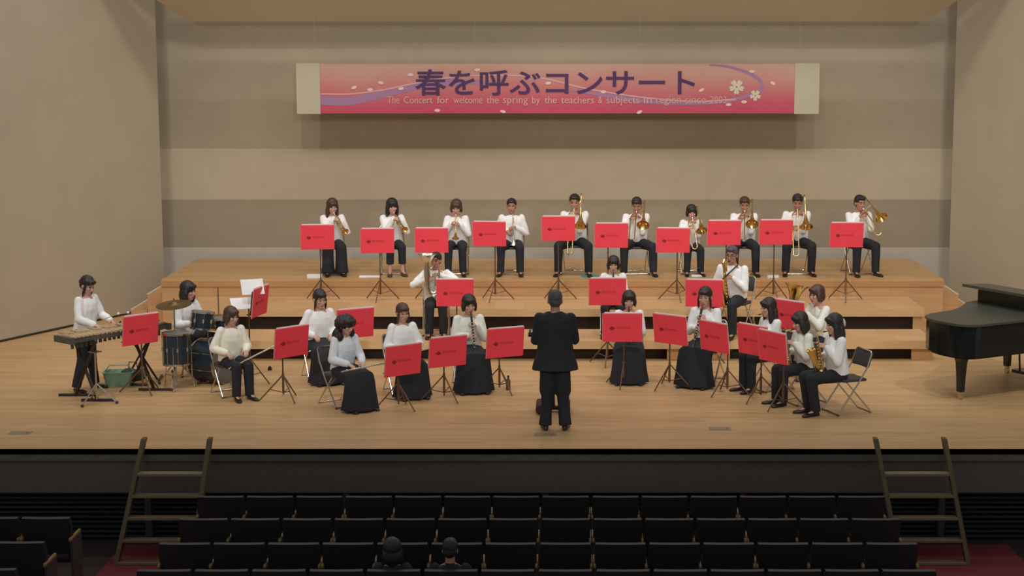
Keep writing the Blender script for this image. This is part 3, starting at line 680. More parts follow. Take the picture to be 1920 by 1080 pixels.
    for sx in (-1, 1):
        hp = Vector((sx * .085, 0, hz - .02))
        if stand: kn = Vector((sx * .088 , -.01, .47)); an = Vector((sx * (.10 + spread * .3), .03, .085)); toe = Vector((sx * .15, -1, 0)).normalized()
        else:
            kn = Vector((sx * spread, -.43, .49)); an = Vector((sx * (spread + .01), feet, .085)); toe = Vector((sx * .18, -1, 0)).normalized()
            ky = Matrix.Rotation(R(knee_yaw), 4, 'Z'); kn = ky @ kn; an = ky @ an; toe = ky @ toe
        body.limb(hp, kn, .068, .05); body.limb(kn, an, .05, .034)
        body.tube([an + Vector((0, .01, -.02)), an + toe * .10 + Vector((0, 0, -.05))], [.035, .026], 8); body.ell(an + toe * .10 + Vector((0, 0, -.05)), .027, n=8, m=6)
        feetp.append((hp, kn, an, toe))
    remesh(body, 'body', [skin, M['eye'], M['lip']], root, .0068, 2, colour=face_colour(hm.inverted()))
    # upper clothing
    if jacket:
        rings = [(.35, .245, .16, .01), (.42, .235, .15, 0), (.55, .195, .13, 0), (.70, .180, .125, 0), (.86, .20, .13, 0), (.95, .205, .12, .0), (1.0, .16, .095, .005), (1.04, .08, .07, .01)]
    elif male:
        rings = [(.53, .178, .13, 0), (.62, .178, .135, 0), (.75, .175, .13, 0), (.90, .178, .125, 0), (.96, .165, .10, .0), (1.0, .105, .078, .008), (1.025, .066, .06, .012)]
    else:
        rings = [(.52, .20, .145, 0), (.60, .19, .14, 0), (.70, .182, .132, 0), (.84, .186, .132, -.006), (.92, .182, .118, 0), (.965, .155, .095, .004), (.995, .112, .078, .010), (1.015, .074, .062, .014)]
    sleeves.loft([[T(rx * W * math.cos(t), yo + ry * math.sin(t), zz) for t in [2 * math.pi * k / 20 for k in range(20)]] for zz, rx, ry, yo in rings])
    if jacket: remesh(sleeves, 'jacket', M['suit'], root, .009, 5, .006, 14)
    else: remesh(sleeves, 'shirt' if male else 'blouse', M[shirt], root, .009, 5, .009, 15)
    if male: m = MB(); m.tube([T(0, .014, 1.0), T(0, .010, 1.035)], [.070, .060], 14); m.build('collar', M['white'] if jacket else M[shirt], root, True)
    # lower clothing
    if lower == 'skirt':
        m = MB(); N = 36; rg = []
        ky = Matrix.Rotation(R(knee_yaw), 4, 'Z')
        def ring(c, ax, ay, rx, ry, amp, nf):
            return [ky @ (Vector(c) + Vector(ax) * (rx * math.cos(t) * (1 + amp * math.cos(nf * t))) + Vector(ay) * (ry * math.sin(t) * (1 + amp * math.cos(nf * t + 1)))) for t in [2 * math.pi * k / N for k in range(N)]]
        X = (1, 0, 0)
        hem = .03
        rg.append(ring((0, 0, .63), X, (0, 1, 0), .155, .115, 0, 6)); rg.append(ring((0, .0, .57), X, (0, .97, -.2), .18, .14, 0, 6))
        rg.append(ring((0, -.06, .52), X, (0, .7, -.7), .205, .15, .01, 7)); rg.append(ring((0, -.2, .50), X, (0, .15, -.99), .22, .115, .015, 7))
        rg.append(ring((0, -.34, .485), X, (0, .1, -.99), .225, .115, .02, 7)); rg.append(ring((0, -.42, .455), X, (0, .7, -.7), .235, .15, .025, 7))
        rg.append(ring((0, -.45, .38), X, (0, 1, -.1), .235, .135, .04, 9)); rg.append(ring((0, -.45, .2), X, (0, 1, 0), .25, .165, .06, 9)); rg.append(ring((0, -.44, hem), X, (0, 1, 0), .275, .20, .08, 9))
        m.loft(rg); o = m.build('long_skirt', M['black'], root, True)
    else:
        m = MB(); wide = lower == 'wide'
        if stand: m.loft([[Vector((rx * W * math.cos(t), ry * math.sin(t), zz)) for t in [2 * math.pi * k / 16 for k in range(16)]] for zz, rx, ry in ((.80, .16, .11), (.88, .175, .12), (1.0, .15, .105))])
        else: m.ell((0, .01, .53), (.17 * W, .14, .10), n=16, m=10)
        for hp, kn, an, toe in feetp:
            a = .09 if wide else (.072 if jacket else .06)
            e_ = kn + (an - kn) * (1.06 if not ankle else (1 - ankle))
            if wide: e_ = Vector((an.x, an.y, .05))
            m.limb(hp, kn, .095 * (1.05 if male else 1), .078 + (.02 if wide or jacket else 0)); m.tube([kn, (kn + e_) / 2, e_], [.078 + (.02 if wide else 0), .068 + (.03 if wide else 0), a + (.03 if wide else .005)], 12); m.ell(kn, .078 + (.02 if wide else 0))
        remesh(m, 'trousers', M['black'] if not jacket else M['suit'], root, .010, 4, .007, 11)
    for hp, kn, an, toe in feetp:
        m = MB(); side = Vector((-toe.y, toe.x, 0)); c0 = Vector((an.x, an.y, 0)) - toe * .05
        L = []
        for d_, w_, h_ in ((0, .022, .05), (.02, .033, .075), (.08, .036, .08), (.14, .042, .055), (.2, .044, .045), (.245, .03, .035), (.262, .012, .025)):
            L.append([c0 + toe * d_ + side * (w_ * math.cos(t)) + Vector((0, 0, max(.004, h_ * .5 + h_ * .5 * math.sin(t)))) for t in [2 * math.pi * k / 12 for k in range(12)]])
        m.loft(L); m.build('shoe', M[shoe], root, True)
    # hair
    m = MB(); H = hm
    if hair == 'short':
        m.ell((0, .018, .045), (.083, .094, .085), H, 18, 12); m.ell((0, .05, .0), (.074, .062, .075), H, 14, 10); m.ell((0, -.058, .088), (.058, .04, .026), H, 12, 8)
    elif hair == 'thin':
        m.ell((0, .02, .034), (.080, .092, .086), H, 18, 12); m.ell((0, .048, -.015), (.072, .058, .06), H, 14, 10)
    elif hair == 'short_f':
        m.ell((0, .018, .04), (.090, .101, .094), H, 18, 12); m.ell((0, .045, -.02), (.088, .07, .085), H, 14, 10)
        for sx in (-1, 1): m.ell((sx * .076, -.01, -.02), (.022, .045, .065), H, 10, 8)
        m.ell((0, -.062, .066), (.066, .036, .036), H, 12, 8)
    elif hair == 'bob':
        m.ell((0, .018, .04), (.092, .103, .095), H, 18, 12); m.ell((0, .045, -.05), (.096, .07, .11), H, 14, 10)
        for sx in (-1, 1): m.ell((sx * .078, -.004, -.06), (.027, .050, .105), H, 12, 8)
        m.ell((0, -.06, .068), (.066, .038, .034), H, 12, 8)
    elif hair == 'long':
        m.ell((0, .018, .04), (.090, .101, .094), H, 18, 12); m.ell((0, .06, -.10), (.092, .055, .17), H, 14, 10)
        for sx in (-1, 1): m.ell((sx * .074, -.002, -.10), (.026, .045, .15), H, 12, 8)
        m.ell((0, -.062, .068), (.064, .036, .032), H, 12, 8)
    elif hair == 'pony':
        m.ell((0, .02, .04), (.084, .098, .090), H, 18, 12); m.ell((0, .05, .0), (.076, .06, .078), H, 14, 10)
        for sx in (-1, 1): m.ell((sx * .073, -.025, -.06), (.014, .018, .085), H, 10, 8)
        m.ell((0, -.062, .07), (.062, .034, .03), H, 12, 8)
        m.ell((0, .115, .0), (.03, .03, .04), H, 10, 8)
    elif hair == 'wavy':
        m.ell((0, .018, .04), (.100, .108, .098), H, 18, 12); rr = random.Random(3)
        for k in range(16):
            a = R(-20 + 220 * k / 15); m.ell((.097 * math.cos(a), .02 + .085 * math.sin(a), -.09 - .07 * rr.random()), (.048, .048, .062), H, 10, 8); m.ell((.095 * math.cos(a), .02 + .085 * math.sin(a), .0 + .05 * rr.random()), (.044, .044, .055), H, 10, 8)
        m.ell((0, .06, -.07), (.085, .055, .11), H, 14, 10); m.ell((0, -.06, .07), (.07, .038, .034), H, 12, 8)
    # a scalp cut by the face: keep the hair out of the face area
    if clip: c = MB(); c.ell((.03, .112, .0), (.04, .014, .05), H, 10, 8); c.build('hair_clip', M['paper'], root, True)
    if glasses:
        c = MB()
        for sx in (-1, 1): c.tube([(sx * .031 + .02 * math.cos(t), -.094, .004 + .015 * math.sin(t)) for t in [2 * math.pi * k / 12 for k in range(13)]], .0022, 5, H)
        c.tube([(-.011, -.096, .004), (.011, -.096, .004)], .0022, 5, H)
        for sx in (-1, 1): c.tube([(sx * .051, -.093, .006), (sx * .076, .01, .004)], .0022, 5, H)
        c.build('glasses', M['ebony'], root, True)
    ho = remesh(m, 'hair', M[hc], root, .008, 3, .012 if hair == 'wavy' else .004, 30 if hair == 'wavy' else 45)
    return root, hm

# ================================================================== the players
def who(label, px, py, Y, z, top_py, yaw, chair=None, pad='pad', cb=0.0, **k):
    p = at_y(px, py, Y); lean = k.get('lean', 8); st = k.get('stand', False)
    fy = R(yaw); f = Vector((math.sin(fy), -math.cos(fy), 0))
    top = at_y(px, top_py, Y + f.y * math.sin(R(lean)) * .6).z
    r_, hm = person(label, p.x, Y, z, fy, top, **k)
    if chair: c = Vector((p.x, Y, 0)) - f * cb; put_chair(c.x, c.y, z, fy, chair, pad, r_.scale.x if r_.scale.x < 1 else 1.0)
    return r_
CR = 'dark folding chair under the '
# ---- back row on the tall platform (left to right)
YB = 27.72
who('woman with long hair and wide black trousers playing trumpet, leftmost of the back row', 624, 470, YB, Z3, 370, 12, CR + 'leftmost trumpet player of the back row', hair='long', hc='hair_b', lower='wide', inst=trumpet, ipitch=38, iyaw=22, ilabel='brass trumpet of the leftmost woman in the back row', look=(12, 10), spread=.11)
who('woman with dark bob playing trumpet, second from left in the back row, bare ankles', 736, 470, YB, Z3, 370, 8, CR + 'second trumpet player of the back row', hair='bob', inst=trumpet, ipitch=34, iyaw=22, ilabel='brass trumpet of the woman with bare ankles in the back row', look=(8, 12), spread=.10, ankle=.3, shoe='shoe_b', knee_yaw=6)
who('woman with short rounded hair blowing a trumpet straight down, third in the back row', 857, 470, YB, Z3, 372, 0, CR + 'third trumpet player of the back row', hair='short_f', hc='hair_b', inst=trumpet, ipitch=55, iyaw=0, ilabel='trumpet pointed down by the third woman of the back row', look=(16, -4), spread=.12)
who('man in white shirt resting a silver trumpet on his lap, fourth in the back row', 960, 470, YB, Z3, 370, -2, CR + 'man resting a trumpet on his lap', male=True, hair='short', spread=.16, look=(4, 0), lean=4, hands={'L': (.02, -.20, .80), 'R': (-.04, -.22, .72)})
tr, g_ = trumpet('silver'); q = at_y(962, 432, 27.5); tr.location = (q.x, 27.44, at_y(962, 402, 27.44).z); tr.rotation_euler = (R(86), 0, 0); tag(tr, 'silver trumpet standing bell down on the lap of the seated man', 'trumpet')
who('tall man playing trombone with slide pointing to his knees, fifth in the back row', 1078, 470, YB, Z3, 361, -4, CR + 'tall trombone player with his feet apart', male=True, hair='short', inst=trombone, iarg=(.80,), ipitch=56, iyaw=0, iroll=10, ilabel='brass trombone with its slide reaching below the red board', spread=.24, feet=-.40, look=(6, 0))
who('man with bent head playing trombone, tuning slide above his shoulder, sixth in back row', 1192, 470, YB, Z3, 367, 4, CR + 'sixth player of the back row', male=True, hair='short', inst=trombone, iarg=(.62,), ipitch=38, iyaw=-10, iroll=25, ilabel='brass trombone with its tuning slide raised beside the bent head', spread=.24, feet=-.44, look=(20, -8))
who('small woman with short hair playing trombone, seventh in the back row', 1294, 470, YB, Z3, 382, 6, CR + 'small woman with a trombone', hair='short_f', inst=trombone, iarg=(.68,), ipitch=46, iyaw=2, iroll=10, ilabel='brass trombone of the small woman in the back row', spread=.12, look=(12, 0), feet=-.42)
who('man in white shirt playing trombone, eighth in the back row behind the baritone saxophone', 1394, 470, YB, Z3, 366, -2, CR + 'eighth player of the back row', male=True, hair='short', hc='hair_b', inst=trombone, iarg=(.60,), ipitch=40, iyaw=-4, iroll=15, ilabel='brass trombone of the man above the baritone saxophone player', spread=.17, look=(14, 0))
who('man playing trombone with upright tuning slide and knees apart, ninth in the back row', 1492, 470, YB, Z3, 361, 0, CR + 'ninth player of the back row', male=True, hair='short', inst=trombone, iarg=(.82,), ipitch=54, iyaw=-3, iroll=12, ilabel='brass trombone hanging between the knees of the ninth player', spread=.20, feet=-.36, look=(18, -6))
who('man playing trombone to his side, rightmost of the back row', 1606, 470, YB, Z3, 363, 12, CR + 'rightmost player of the back row', male=True, hair='short', inst=trombone, iarg=(.60,), ipitch=34, iyaw=14, ilabel='brass trombone of the rightmost man in the back row', spread=.16, look=(4, 10))
# ---- on the lowest platform
YM = 24.62
who('man hidden behind a raised silver euphonium on the lowest platform', 818, 560, YM, Z1, 470, 4, CR + 'euphonium player', male=True, wid=.98, hair='short', inst=euphonium, iarg=(1.0, 'silver', False, -1), ipitch=0, iyaw=0, ioff=(0, -.0, .02), ilabel='silver euphonium held upright in front of its player', spread=.10, look=(0, -18), hint={'L': (1, 0, -.3), 'R': (-1, 0, -.6)})
who('woman with a clarinet on the lowest platform, half hidden by a red board', 1150, 560, YM, Z1, 478, -2, CR + 'clarinet player on the lowest platform', hair='short_f', inst=clarinet, ipitch=60, iyaw=0, ilabel='black clarinet of the woman on the lowest platform', spread=.13, look=(6, 0))
who('tall man in glasses with black neck strap playing a large saxophone on the lowest platform', 1376, 560, YM, Z1, 458, -28, 'dark folding chair under the baritone saxophone player', male=True, wid=1.05, hair='short', hc='hair_g', cb=.12, inst=sax, iarg=(1.12, 'gold', True), ipitch=12, iyaw=-8, glasses=True, ioff=(0, 0, 0), ilabel='large brass saxophone of the tall man on the lowest platform', spread=.15, look=(4, 4))
# ---- floor, left half
who('woman standing at the mallet keyboard at the far left', 160, 620, 21.95, 0, 512, 62, stand=True, hair='pony', shirt='white', look=(20, 0), lean=6, hands={'L': (.17, -.40, 1.00), 'R': (-.14, -.40, .98)}, spread=.3)
who('woman drummer with dark bob behind the cymbal', 346, 620, 23.0, 0.05, 525, 58, hair='bob', shirt='white', look=(4, 8), hands={'L': (.18, -.44, .76), 'R': (-.16, -.42, .72)}, spread=.2)
who('woman in cream blouse with a flute across her lap left of a red stand', 432, 670, 21.6, 0, 573, 34, CR + 'woman in the cream blouse', 'pad_w', hair='short_f', hc='hair_b', shirt='cream', look=(8, 16), hands={'L': (.10, -.36, .66), 'R': (-.14, -.30, .64)}, lean=6, spread=.09, cb=.08)
who('woman in loose white blouse sitting behind the curly haired woman', 598, 650, 22.7, 0, 540, 24, CR + 'woman behind the curly haired woman', hair='pony', shirt='white', lower='skirt', look=(10, 10), hands={'L': (.10, -.32, .64), 'R': (-.12, -.30, .64)}, cb=.05)
who('curly haired woman in pale grey blouse and long black skirt, hands on her lap', 642, 690, 20.95, 0, 588, 40, 'dark folding chair under the curly haired woman nearest the hall', hair='wavy', shirt='cool', lower='skirt', look=(12, 10), hands={'L': (.10, -.40, .62), 'R': (-.08, -.38, .62)}, lean=10, cb=.10)
who('woman with side locks in white blouse behind the slanting red board', 754, 670, 21.75, 0, 567, 24, CR + 'woman with side locks', hair='pony', hc='hair_b', shirt='white', lower='skirt', look=(8, 4), hands={'L': (.13, -.36, .66), 'R': (-.10, -.34, .64)}, lean=4, cb=.08)
who('woman playing clarinet left of the conductor, long black skirt', 878, 650, 22.15, 0, 550, 12, CR + 'clarinet player left of the conductor', hair='short_f', shirt='mint', lower='skirt', inst=clarinet, ipitch=66, iyaw=4, ilabel='black clarinet of the woman left of the conductor', look=(6, 6), cb=.05)
# ---- floor, right half
who('woman in long skirt with a clarinet behind a red board, right of the conductor', 1179, 640, 22.75, 0, 543, -2, 'dark folding chair under the woman right of the conductor', hair='short_f', lower='skirt', inst=clarinet, ipitch=64, ilabel='black clarinet of the woman right of the conductor', look=(6, 0), shirt='white')
who('woman with parted fringe playing clarinet between two red boards, long black skirt', 1326, 640, 22.5, 0, 535, -26, 'white framed folding chair under the woman between two red boards', hair='pony', lower='skirt', inst=clarinet, ipitch=62, iyaw=-4, ilabel='black clarinet of the woman between two red boards', look=(4, 6), shirt='white')
who('long haired woman in profile playing saxophone, leftmost of the saxophones at the right', 1450, 660, 22.0, 0, 556, -62, CR + 'leftmost saxophonist at the right', hair='long', inst=sax, iarg=(.95,), ipitch=12, ilabel='brass saxophone of the leftmost woman in profile', look=(4, -6), shirt='white', spread=.09)
who('woman with short hair in profile playing the tuba behind the saxophones', 1540, 620, 22.95, 0, 532, -58, CR + 'tuba player', hair='short_f', hc='hair_b', inst=euphonium, iarg=(1.22, 'gold', True, -1), ipitch=-14, ioff=(0, 0, -.05), ilabel='large brass tuba with its bell raised behind the saxophones', look=(2, 0), shirt='mint', spread=.18)
who('bowed woman with black hair in profile playing saxophone, middle of the saxophones at the right', 1512, 690, 21.15, 0, 582, -66, CR + 'middle saxophonist at the right', hair='bob', inst=sax, iarg=(.95,), ipitch=10, ilabel='brass saxophone of the middle woman in profile', look=(14, -4), shirt='mint', spread=.09, lean=10)
who('woman with black hair and white hair clip playing saxophone, nearest the hall at the right', 1570, 700, 20.55, 0, 586, -70, 'dark folding chair standing free behind the nearest saxophonist', hair='long', inst=sax, iarg=(.95,), ipitch=10, ilabel='brass saxophone of the woman nearest the hall', look=(8, -4), shirt='white', spread=.09, lean=5, clip=True, cb=.16, feet=-.36)
# ---- conductor
who('conductor in a black suit seen from behind at the centre of the stage', 1041, 690, 19.62, 0, 535, 180, stand=True, male=True, hair='thin', hc='hair_g', jacket=True, wid=1.03, lean=2, look=(2, 0), hands={'L': (.13, -.36, 1.12), 'R': (-.13, -.38, 1.14)}, hint={'L': (.35, .3, -1), 'R': (-.35, .3, -1)}, spread=.05, cat='conductor')
# ---- two listeners in the nearest seats
for px, lab in ((736, 'dark haired listener seated in the nearest row, left of the two'), (844, 'dark haired listener seated in the nearest row, right of the two')):
    who(lab, px, 1050, 15.22, -1.1, 1007, 180, hair='bob' if px < 800 else 'short', male=px > 800, shirt='black', lean=0, cat='listener')

# hand held pieces
def held(build, pa, pb, lab, cat, ln=None):
    o, g = build(); a = Vector(pa); b = Vector(pb); o.location = (a + b) / 2
    o.rotation_euler = (b - a).to_track_quat('X', 'Z').to_euler(); tag(o, lab, cat); return o
held(flute, at_y(432, 690, 21.22), at_y(512, 650, 21.45), 'silver flute lying across the lap of the woman in the cream blouse', 'flute')
held(flute, at_y(602, 650, 22.36), at_y(640, 634, 22.5), 'silver flute on the lap of the woman in the loose white blouse', 'flute')
held(flute, at_y(655, 694, 20.52), at_y(716, 682, 20.75), 'flute in the hands of the curly haired woman', 'flute')
held(flute, at_y(742, 668, 21.34), at_y(798, 655, 21.5), 'flute held by the woman with side locks behind the slanting board', 'flute')
def strap(pa, pb, pc, lab):
    m = MB(); m.tube([pa, pb, pc], .012, 6); o = m.build('neck_strap', M['ebony'], None, True); tag(o, lab, 'strap')

strap(at_y(1383, 497, 24.50), at_y(1369, 510, 24.36), at_y(1354, 524, 24.28), 'black neck strap across the chest of the tall man with the large saxophone')

# ================================================================== music stands
def make_stand():
    e = empty('music_stand')
    m = MB(); m.tube([(0, 0, .12), (0, 0, 1)], .010, 8); m.build('pole', M['stand_br'], e, True)
    m = MB(); m.tube([(0, 0, .10), (0, 0, .36)], .015, 8); m.build('lower_tube', M['stand_br'], e, True)
    for k in range(3):
        a = R(-90 + 120 * k); c, s_ = math.cos(a), math.sin(a)
        m = MB(); m.tube([(0.012 * c, 0.012 * s_, .32), (.30 * c, .30 * s_, .012)], .009, 6); m.tube([(.012 * c, .012 * s_, .11), (.17 * c, .17 * s_, .15)], .006, 6); m.build('leg', M['stand_br'], e, True)
    return e
stand_proto = None
folder_proto = None
def make_folder():
    e = empty('music_folder')
    m = MB(); m.box((0, 0, 0), (.52, .012, .385), bev=.004); m.build('cover', M['red'], e)
    m = MB(); m.box((0, .002, .192), (.522, .014, .012)); m.box((-.26, .002, 0), (.010, .014, .39)); m.build('binding', M['red_edge'], e)
    m = MB(); m.box((0.01, .014, .012), (.49, .008, .395)); m.build('pages', M['paper'], e)
    m = MB(); m.ell((-.135, -.008, -.005), (.026, .002, .026), n=12, m=6)
    m.box((-.135, -.0075, -.004), (.07, .002, .016))
    m.build('printed_emblem', M['mark'], e)
    m = MB()                                                    # a soft row of letter-sized marks
    x = -.075
    for k, w_ in enumerate((.026, .018, .022, .018, .024, .018, .022)):
        m.box((x + w_ / 2, -.0075, .004 - .003 * (k % 2)), (w_, .002, .034 if k in (0,) else .024)); x += w_ + .006
    m.build('printed_lettering', M['mark2'], e)
    return e
def stand(base_px, base_Y, z, cx, cy, yaw, lab, flab, tilt=7, full=True):
    """pole at base_px; board centre at photo point (cx, cy)"""
    global stand_proto, folder_proto
    fy = R(yaw); f = Vector((math.sin(fy), -math.cos(fy), 0))   # the way the player looks = out of the back of the board
    b = at_y(cx, cy, base_Y)
    bx = at_y(base_px, cy, base_Y).x
    if stand_proto is None: stand_proto = make_stand()
    o = stand_proto.copy(); COL.objects.link(o)
    for ch in stand_proto.children: copy_tree(ch, o)
    o.location = (bx, base_Y, z); o.rotation_euler = (0, 0, fy + R(random.uniform(-15, 15))); tag(o, lab, 'music stand', 'tripod music stands')
    h = b.z - z
    for ch in o.children:
        if ch.name.startswith('pole'): ch.scale = (1, 1, (h - .10) / 1.0)
    # desk: built for this stand because its height and slant are its own
    Rz = Matrix.Rotation(fy, 4, 'Z'); T = Matrix.Translation(Vector((b.x, base_Y, b.z)) + f * .075) @ Rz @ Matrix.Rotation(R(tilt), 4, 'X')
    rt = (Matrix.Translation(o.location) @ o.rotation_euler.to_matrix().to_4x4()).inverted()
    m = MB(); m.box((0, .034, 0), (.47, .006, .32), rt @ T); m.box((0, .06, -.16), (.47, .055, .006), rt @ T); m.box((0, .055, -.09), (.04, .04, .1), rt @ T); m.build('desk', M['stand'], o)
    if folder_proto is None: folder_proto = make_folder(); fo = folder_proto
    else: fo = copy_tree(folder_proto)
    mw = T; fo.location = mw.to_translation(); fo.rotation_euler = mw.to_euler(); tag(fo, flab, 'folder', 'red music folders')
    return o
YS = 26.45
for i, (px, cx, cy, yw) in enumerate(((600, 596, 444, 4), (712, 708, 451, 4), (806, 810, 450, 0), (928, 919, 438, -6), (1047, 1047, 428, 0), (1140, 1146, 441, 0), (1270, 1262, 450, -4), (1362, 1357, 436, 0), (1452, 1454, 435, 0), (1588, 1586, 440, 0))):
    n_ = ['leftmost trumpet player', 'trumpet player with bare ankles', 'third trumpet player', 'man with the trumpet on his lap', 'tall trombone player', 'sixth player', 'small woman with a trombone', 'eighth player', 'ninth player', 'rightmost trombone player'][i]
    stand(px, YS, Z2, cx, cy, yw, 'tripod stand on the middle step before the %s' % n_, 'red folder on the stand of the %s' % n_)
for px, Y, cx, cy, yw, who_ in ((856, 23.7, 854, 548, 0, 'silver euphonium'), (1139, 23.7, 1139, 546, 0, 'clarinet on the lowest platform'), (1322, 23.7, 1321, 549, -8, 'large saxophone on the lowest platform')):
    stand(px, Y, 0, cx, cy, yw, 'tripod music stand in front of the %s' % who_, 'red music folder in front of the %s' % who_)
for px, Y, cx, cy, yw, who_ in ((264, 21.75, 258, 617, 46, 'mallet keyboard at the far left'), (529, 21.25, 540, 640, 46, 'woman in the cream blouse'), (655, 22.1, 662, 605, 30, 'woman in the loose white blouse'),
        (746, 20.75, 750, 674, 38, 'curly haired woman'), (832, 21.25, 835, 658, 30, 'woman with side locks'), (936, 21.75, 943, 641, 26, 'clarinet player left of the conductor'),
        (1170, 22.2, 1167, 613, -2, 'woman right of the conductor'), (1256, 22.0, 1263, 617, -38, 'woman between two red boards, left board'), (1365, 21.6, 1347, 631, -52, 'woman between two red boards, right board'),
        (1428, 21.2, 1420, 637, -50, 'leftmost saxophonist in profile'), (1470, 20.75, 1457, 650, -56, 'two nearer saxophonists in profile'), (1478, 22.4, 1488, 590, -48, 'tuba player'), (466, 22.4, 478, 565, 78, 'drummer')):
    stand(px, Y, 0, cx, cy, yw, 'tripod music stand in front of the %s' % who_, 'red music folder facing the %s' % who_)
for ch in list(stand_proto.children): bpy.data.objects.remove(ch)
bpy.data.objects.remove(stand_proto)
# loose sheets on the drummer's stand
for dx, dz, rx, lab in ((-.02, .20, 60, 'white sheet of music sticking up from the stand of the drummer'), (-.16, -.02, 35, 'white sheet of music lying open towards the drummer')):
    q = at_y(478, 565, 22.4); m = MB(); Tm = Matrix.Translation((q.x + dx, 22.36, q.z + dz)) @ Matrix.Rotation(R(24), 4, 'Z') @ Matrix.Rotation(R(rx), 4, 'X')
    m.box((0, 0, 0), (.30, .22, .003), Tm); o = m.build('sheet_music', M['paper']); tag(o, lab, 'sheet music')
# ---- conductor's stand
q = at_y(1037, 635, 20.55); e = empty('conductor_stand', (q.x, 20.6, 0)); tag(e, 'wide black conductor stand half hidden by the conductor', 'music stand')
m = MB(); m.box((0, 0, .98), (.60, .40, .02), Matrix.Rotation(R(0), 4, 'X')); m.box((0, -.19, .995), (.60, .02, .05)); m.build('desk', M['stand'], e)
m = MB(); m.tube([(0, 0, .05), (0, 0, .97)], .022, 10); m.build('pole', M['stand'], e, True)
for s_ in (-1, 1):
    m = MB(); m.box((s_ * .14, 0, .07), (.14, .44, .10), bev=.02); m.build('base_foot', M['stand'], e)
m = MB(); m.box((0, 0, .05), (.3, .08, .04)); m.build('base_bar', M['stand'], e)
m = MB(); m.box((q.x - .22, 20.58, 1.0), (.09, .12, .018)); o = m.build('notepad', M['paper']); tag(o, 'small white pad on the left corner of the conductor stand', 'notepad')

# ================================================================== grand piano at the right
def piano():
    org = Vector((4.72, 20.78)); ang = R(30); e = empty('grand_piano', (org.x, org.y, 0), ang); tag(e, 'black grand piano with closed lid at the right edge of the stage', 'piano')
    # local: +X from tail to keyboard, +Y from the straight bass side to the treble side
    out = [(2.55, 0), (.50, 0)] + [(.50 - .24 * math.sin(t), .30 - .30 * math.cos(t)) for t in [math.pi / 2 * i / 6 for i in range(1, 7)]]
    out += [(.25, .5), (.29, .70), (.38, .86), (.54, .95)] + [(.7, .99), (.95, 1.02), (1.2, 1.12), (1.42, 1.28), (1.6, 1.42), (1.8, 1.49), (2.1, 1.5), (2.55, 1.5)]
    m = MB(); m.prism(out, .60, .98); m.build('case', M['piano'], e)
    inner = [((x - 1.3) * .93 + 1.3, (y - .72) * .9 + .72) for x, y in out]
    m = MB(); m.prism(inner, .56, .61); m.build('underside', M['piano'], e)
    lid = [((x - 1.3) * 1.02 + 1.29, (y - .74) * 1.035 + .74) for x, y in out if x < 2.0] + [(2.0, 1.53), (2.0, -.03)]
    lid = [((x - 1.3) * 1.02 + 1.29, (y - .74) * 1.035 + .74) for x, y in out if x < 1.9]; k0 = lid
    # order: bass tail ... treble; close along the hinge
    lid = lid + [(2.1, 1.53), (2.1, -.03)]
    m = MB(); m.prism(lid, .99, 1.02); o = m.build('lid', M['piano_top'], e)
    fl = [(1.58, 1.52), (2.1, 1.54), (2.1, -.03), (1.58, -.03)]
    m = MB(); Tm = Matrix.Translation((2.1, 0, 1.035)) @ Matrix.Rotation(R(4), 4, 'Y') @ Matrix.Translation((-2.1, 0, 0)); m.prism(fl, .16, .195, Tm); m.build('front_lid_flap', M['piano_top'], e)
    m = MB(); m.box((2.05, .75, 1.10), (.05, 1.5, .17)); m.build('hinge_rail', M['piano'], e)
    m = MB(); m.box((1.90, .75, 1.10), (.20, 1.36, .17)); m.build('flap_support', M['piano'], e)
    m = MB(); m.box((2.62, .75, .70), (.2, 1.42, .06)); m.build('key_bed', M['piano'], e)
    m = MB(); m.box((2.60, .75, .745), (.15, 1.22, .02)); m.build('white_keys', M['paper'], e)
    for x, y in ((.52, .34), (2.3, .16), (2.3, 1.34)):
        m = MB(); m.loft([[Vector((x + sx * w_, y + sy * w_, z)) for sx, sy in ((-1, -1), (1, -1), (1, 1), (-1, 1))] for z, w_ in ((.10, .036), (.30, .042), (.48, .052), (.56, .07), (.61, .10))]); lg = m.build('leg', M['piano'], e)
        m = MB(); m.tube([(x - .02, y, .035), (x + .02, y, .035)], .035, 12); m.box((x, y, .085), (.05, .05, .04)); c = m.build('caster', M['caster'], lg, True)
    m = MB(); m.box((2.05, .75, .14), (.2, .3, .04)); m.tube([(2.02, .68, .15), (1.98, .68, .64)], .015, 6); m.tube([(2.02, .82, .15), (1.98, .82, .64)], .015, 6); m.build('pedal_lyre', M['piano'], e)
piano()

# ================================================================== percussion at the left
def wires(m, pts, r): m.tube(pts, r, 8)
# mallet keyboard on its X stand
kc = Vector((-5.86, 21.72)); ka = R(50); e = empty('mallet_keyboard', (kc.x, kc.y, 0), ka); tag(e, 'long mallet keyboard with wooden bars in front of the standing woman', 'xylophone')
for s_ in (-1, 1):
    m = MB(); m.box((0, s_ * .16, .80), (1.5, .03, .05), Matrix.Identity(4)); m.build('side_rail', M['frame_g'], e)
for k in range(24):
    x = -.70 + 1.4 * k / 23; hw = .17 - .07 * k / 23
    m = MB(); m.box((x, -.05, .845), (.045, hw * 2 - .06, .02)); m.build('tone_bar', M['bar'], e)
    if k % 7 not in (2, 6) and k < 23:
        m = MB(); m.box((x + .03, .11, .865), (.04, hw * 1.2, .02)); m.build('tone_bar', M['bar'], e)
for s_ in (-1, 1): m = MB(); m.box((s_ * .74, 0, .80), (.05, .38, .08)); m.build('end_block', M['frame_g'], e)
m = MB()
for k in range(20): m.tube([(-.66 + 1.32 * k / 19, -.05, .83), (-.66 + 1.32 * k / 19, -.05, .70 - .02 * math.cos(k / 3))], .02, 8)
m.build('resonators', M['frame_g'], e, True)
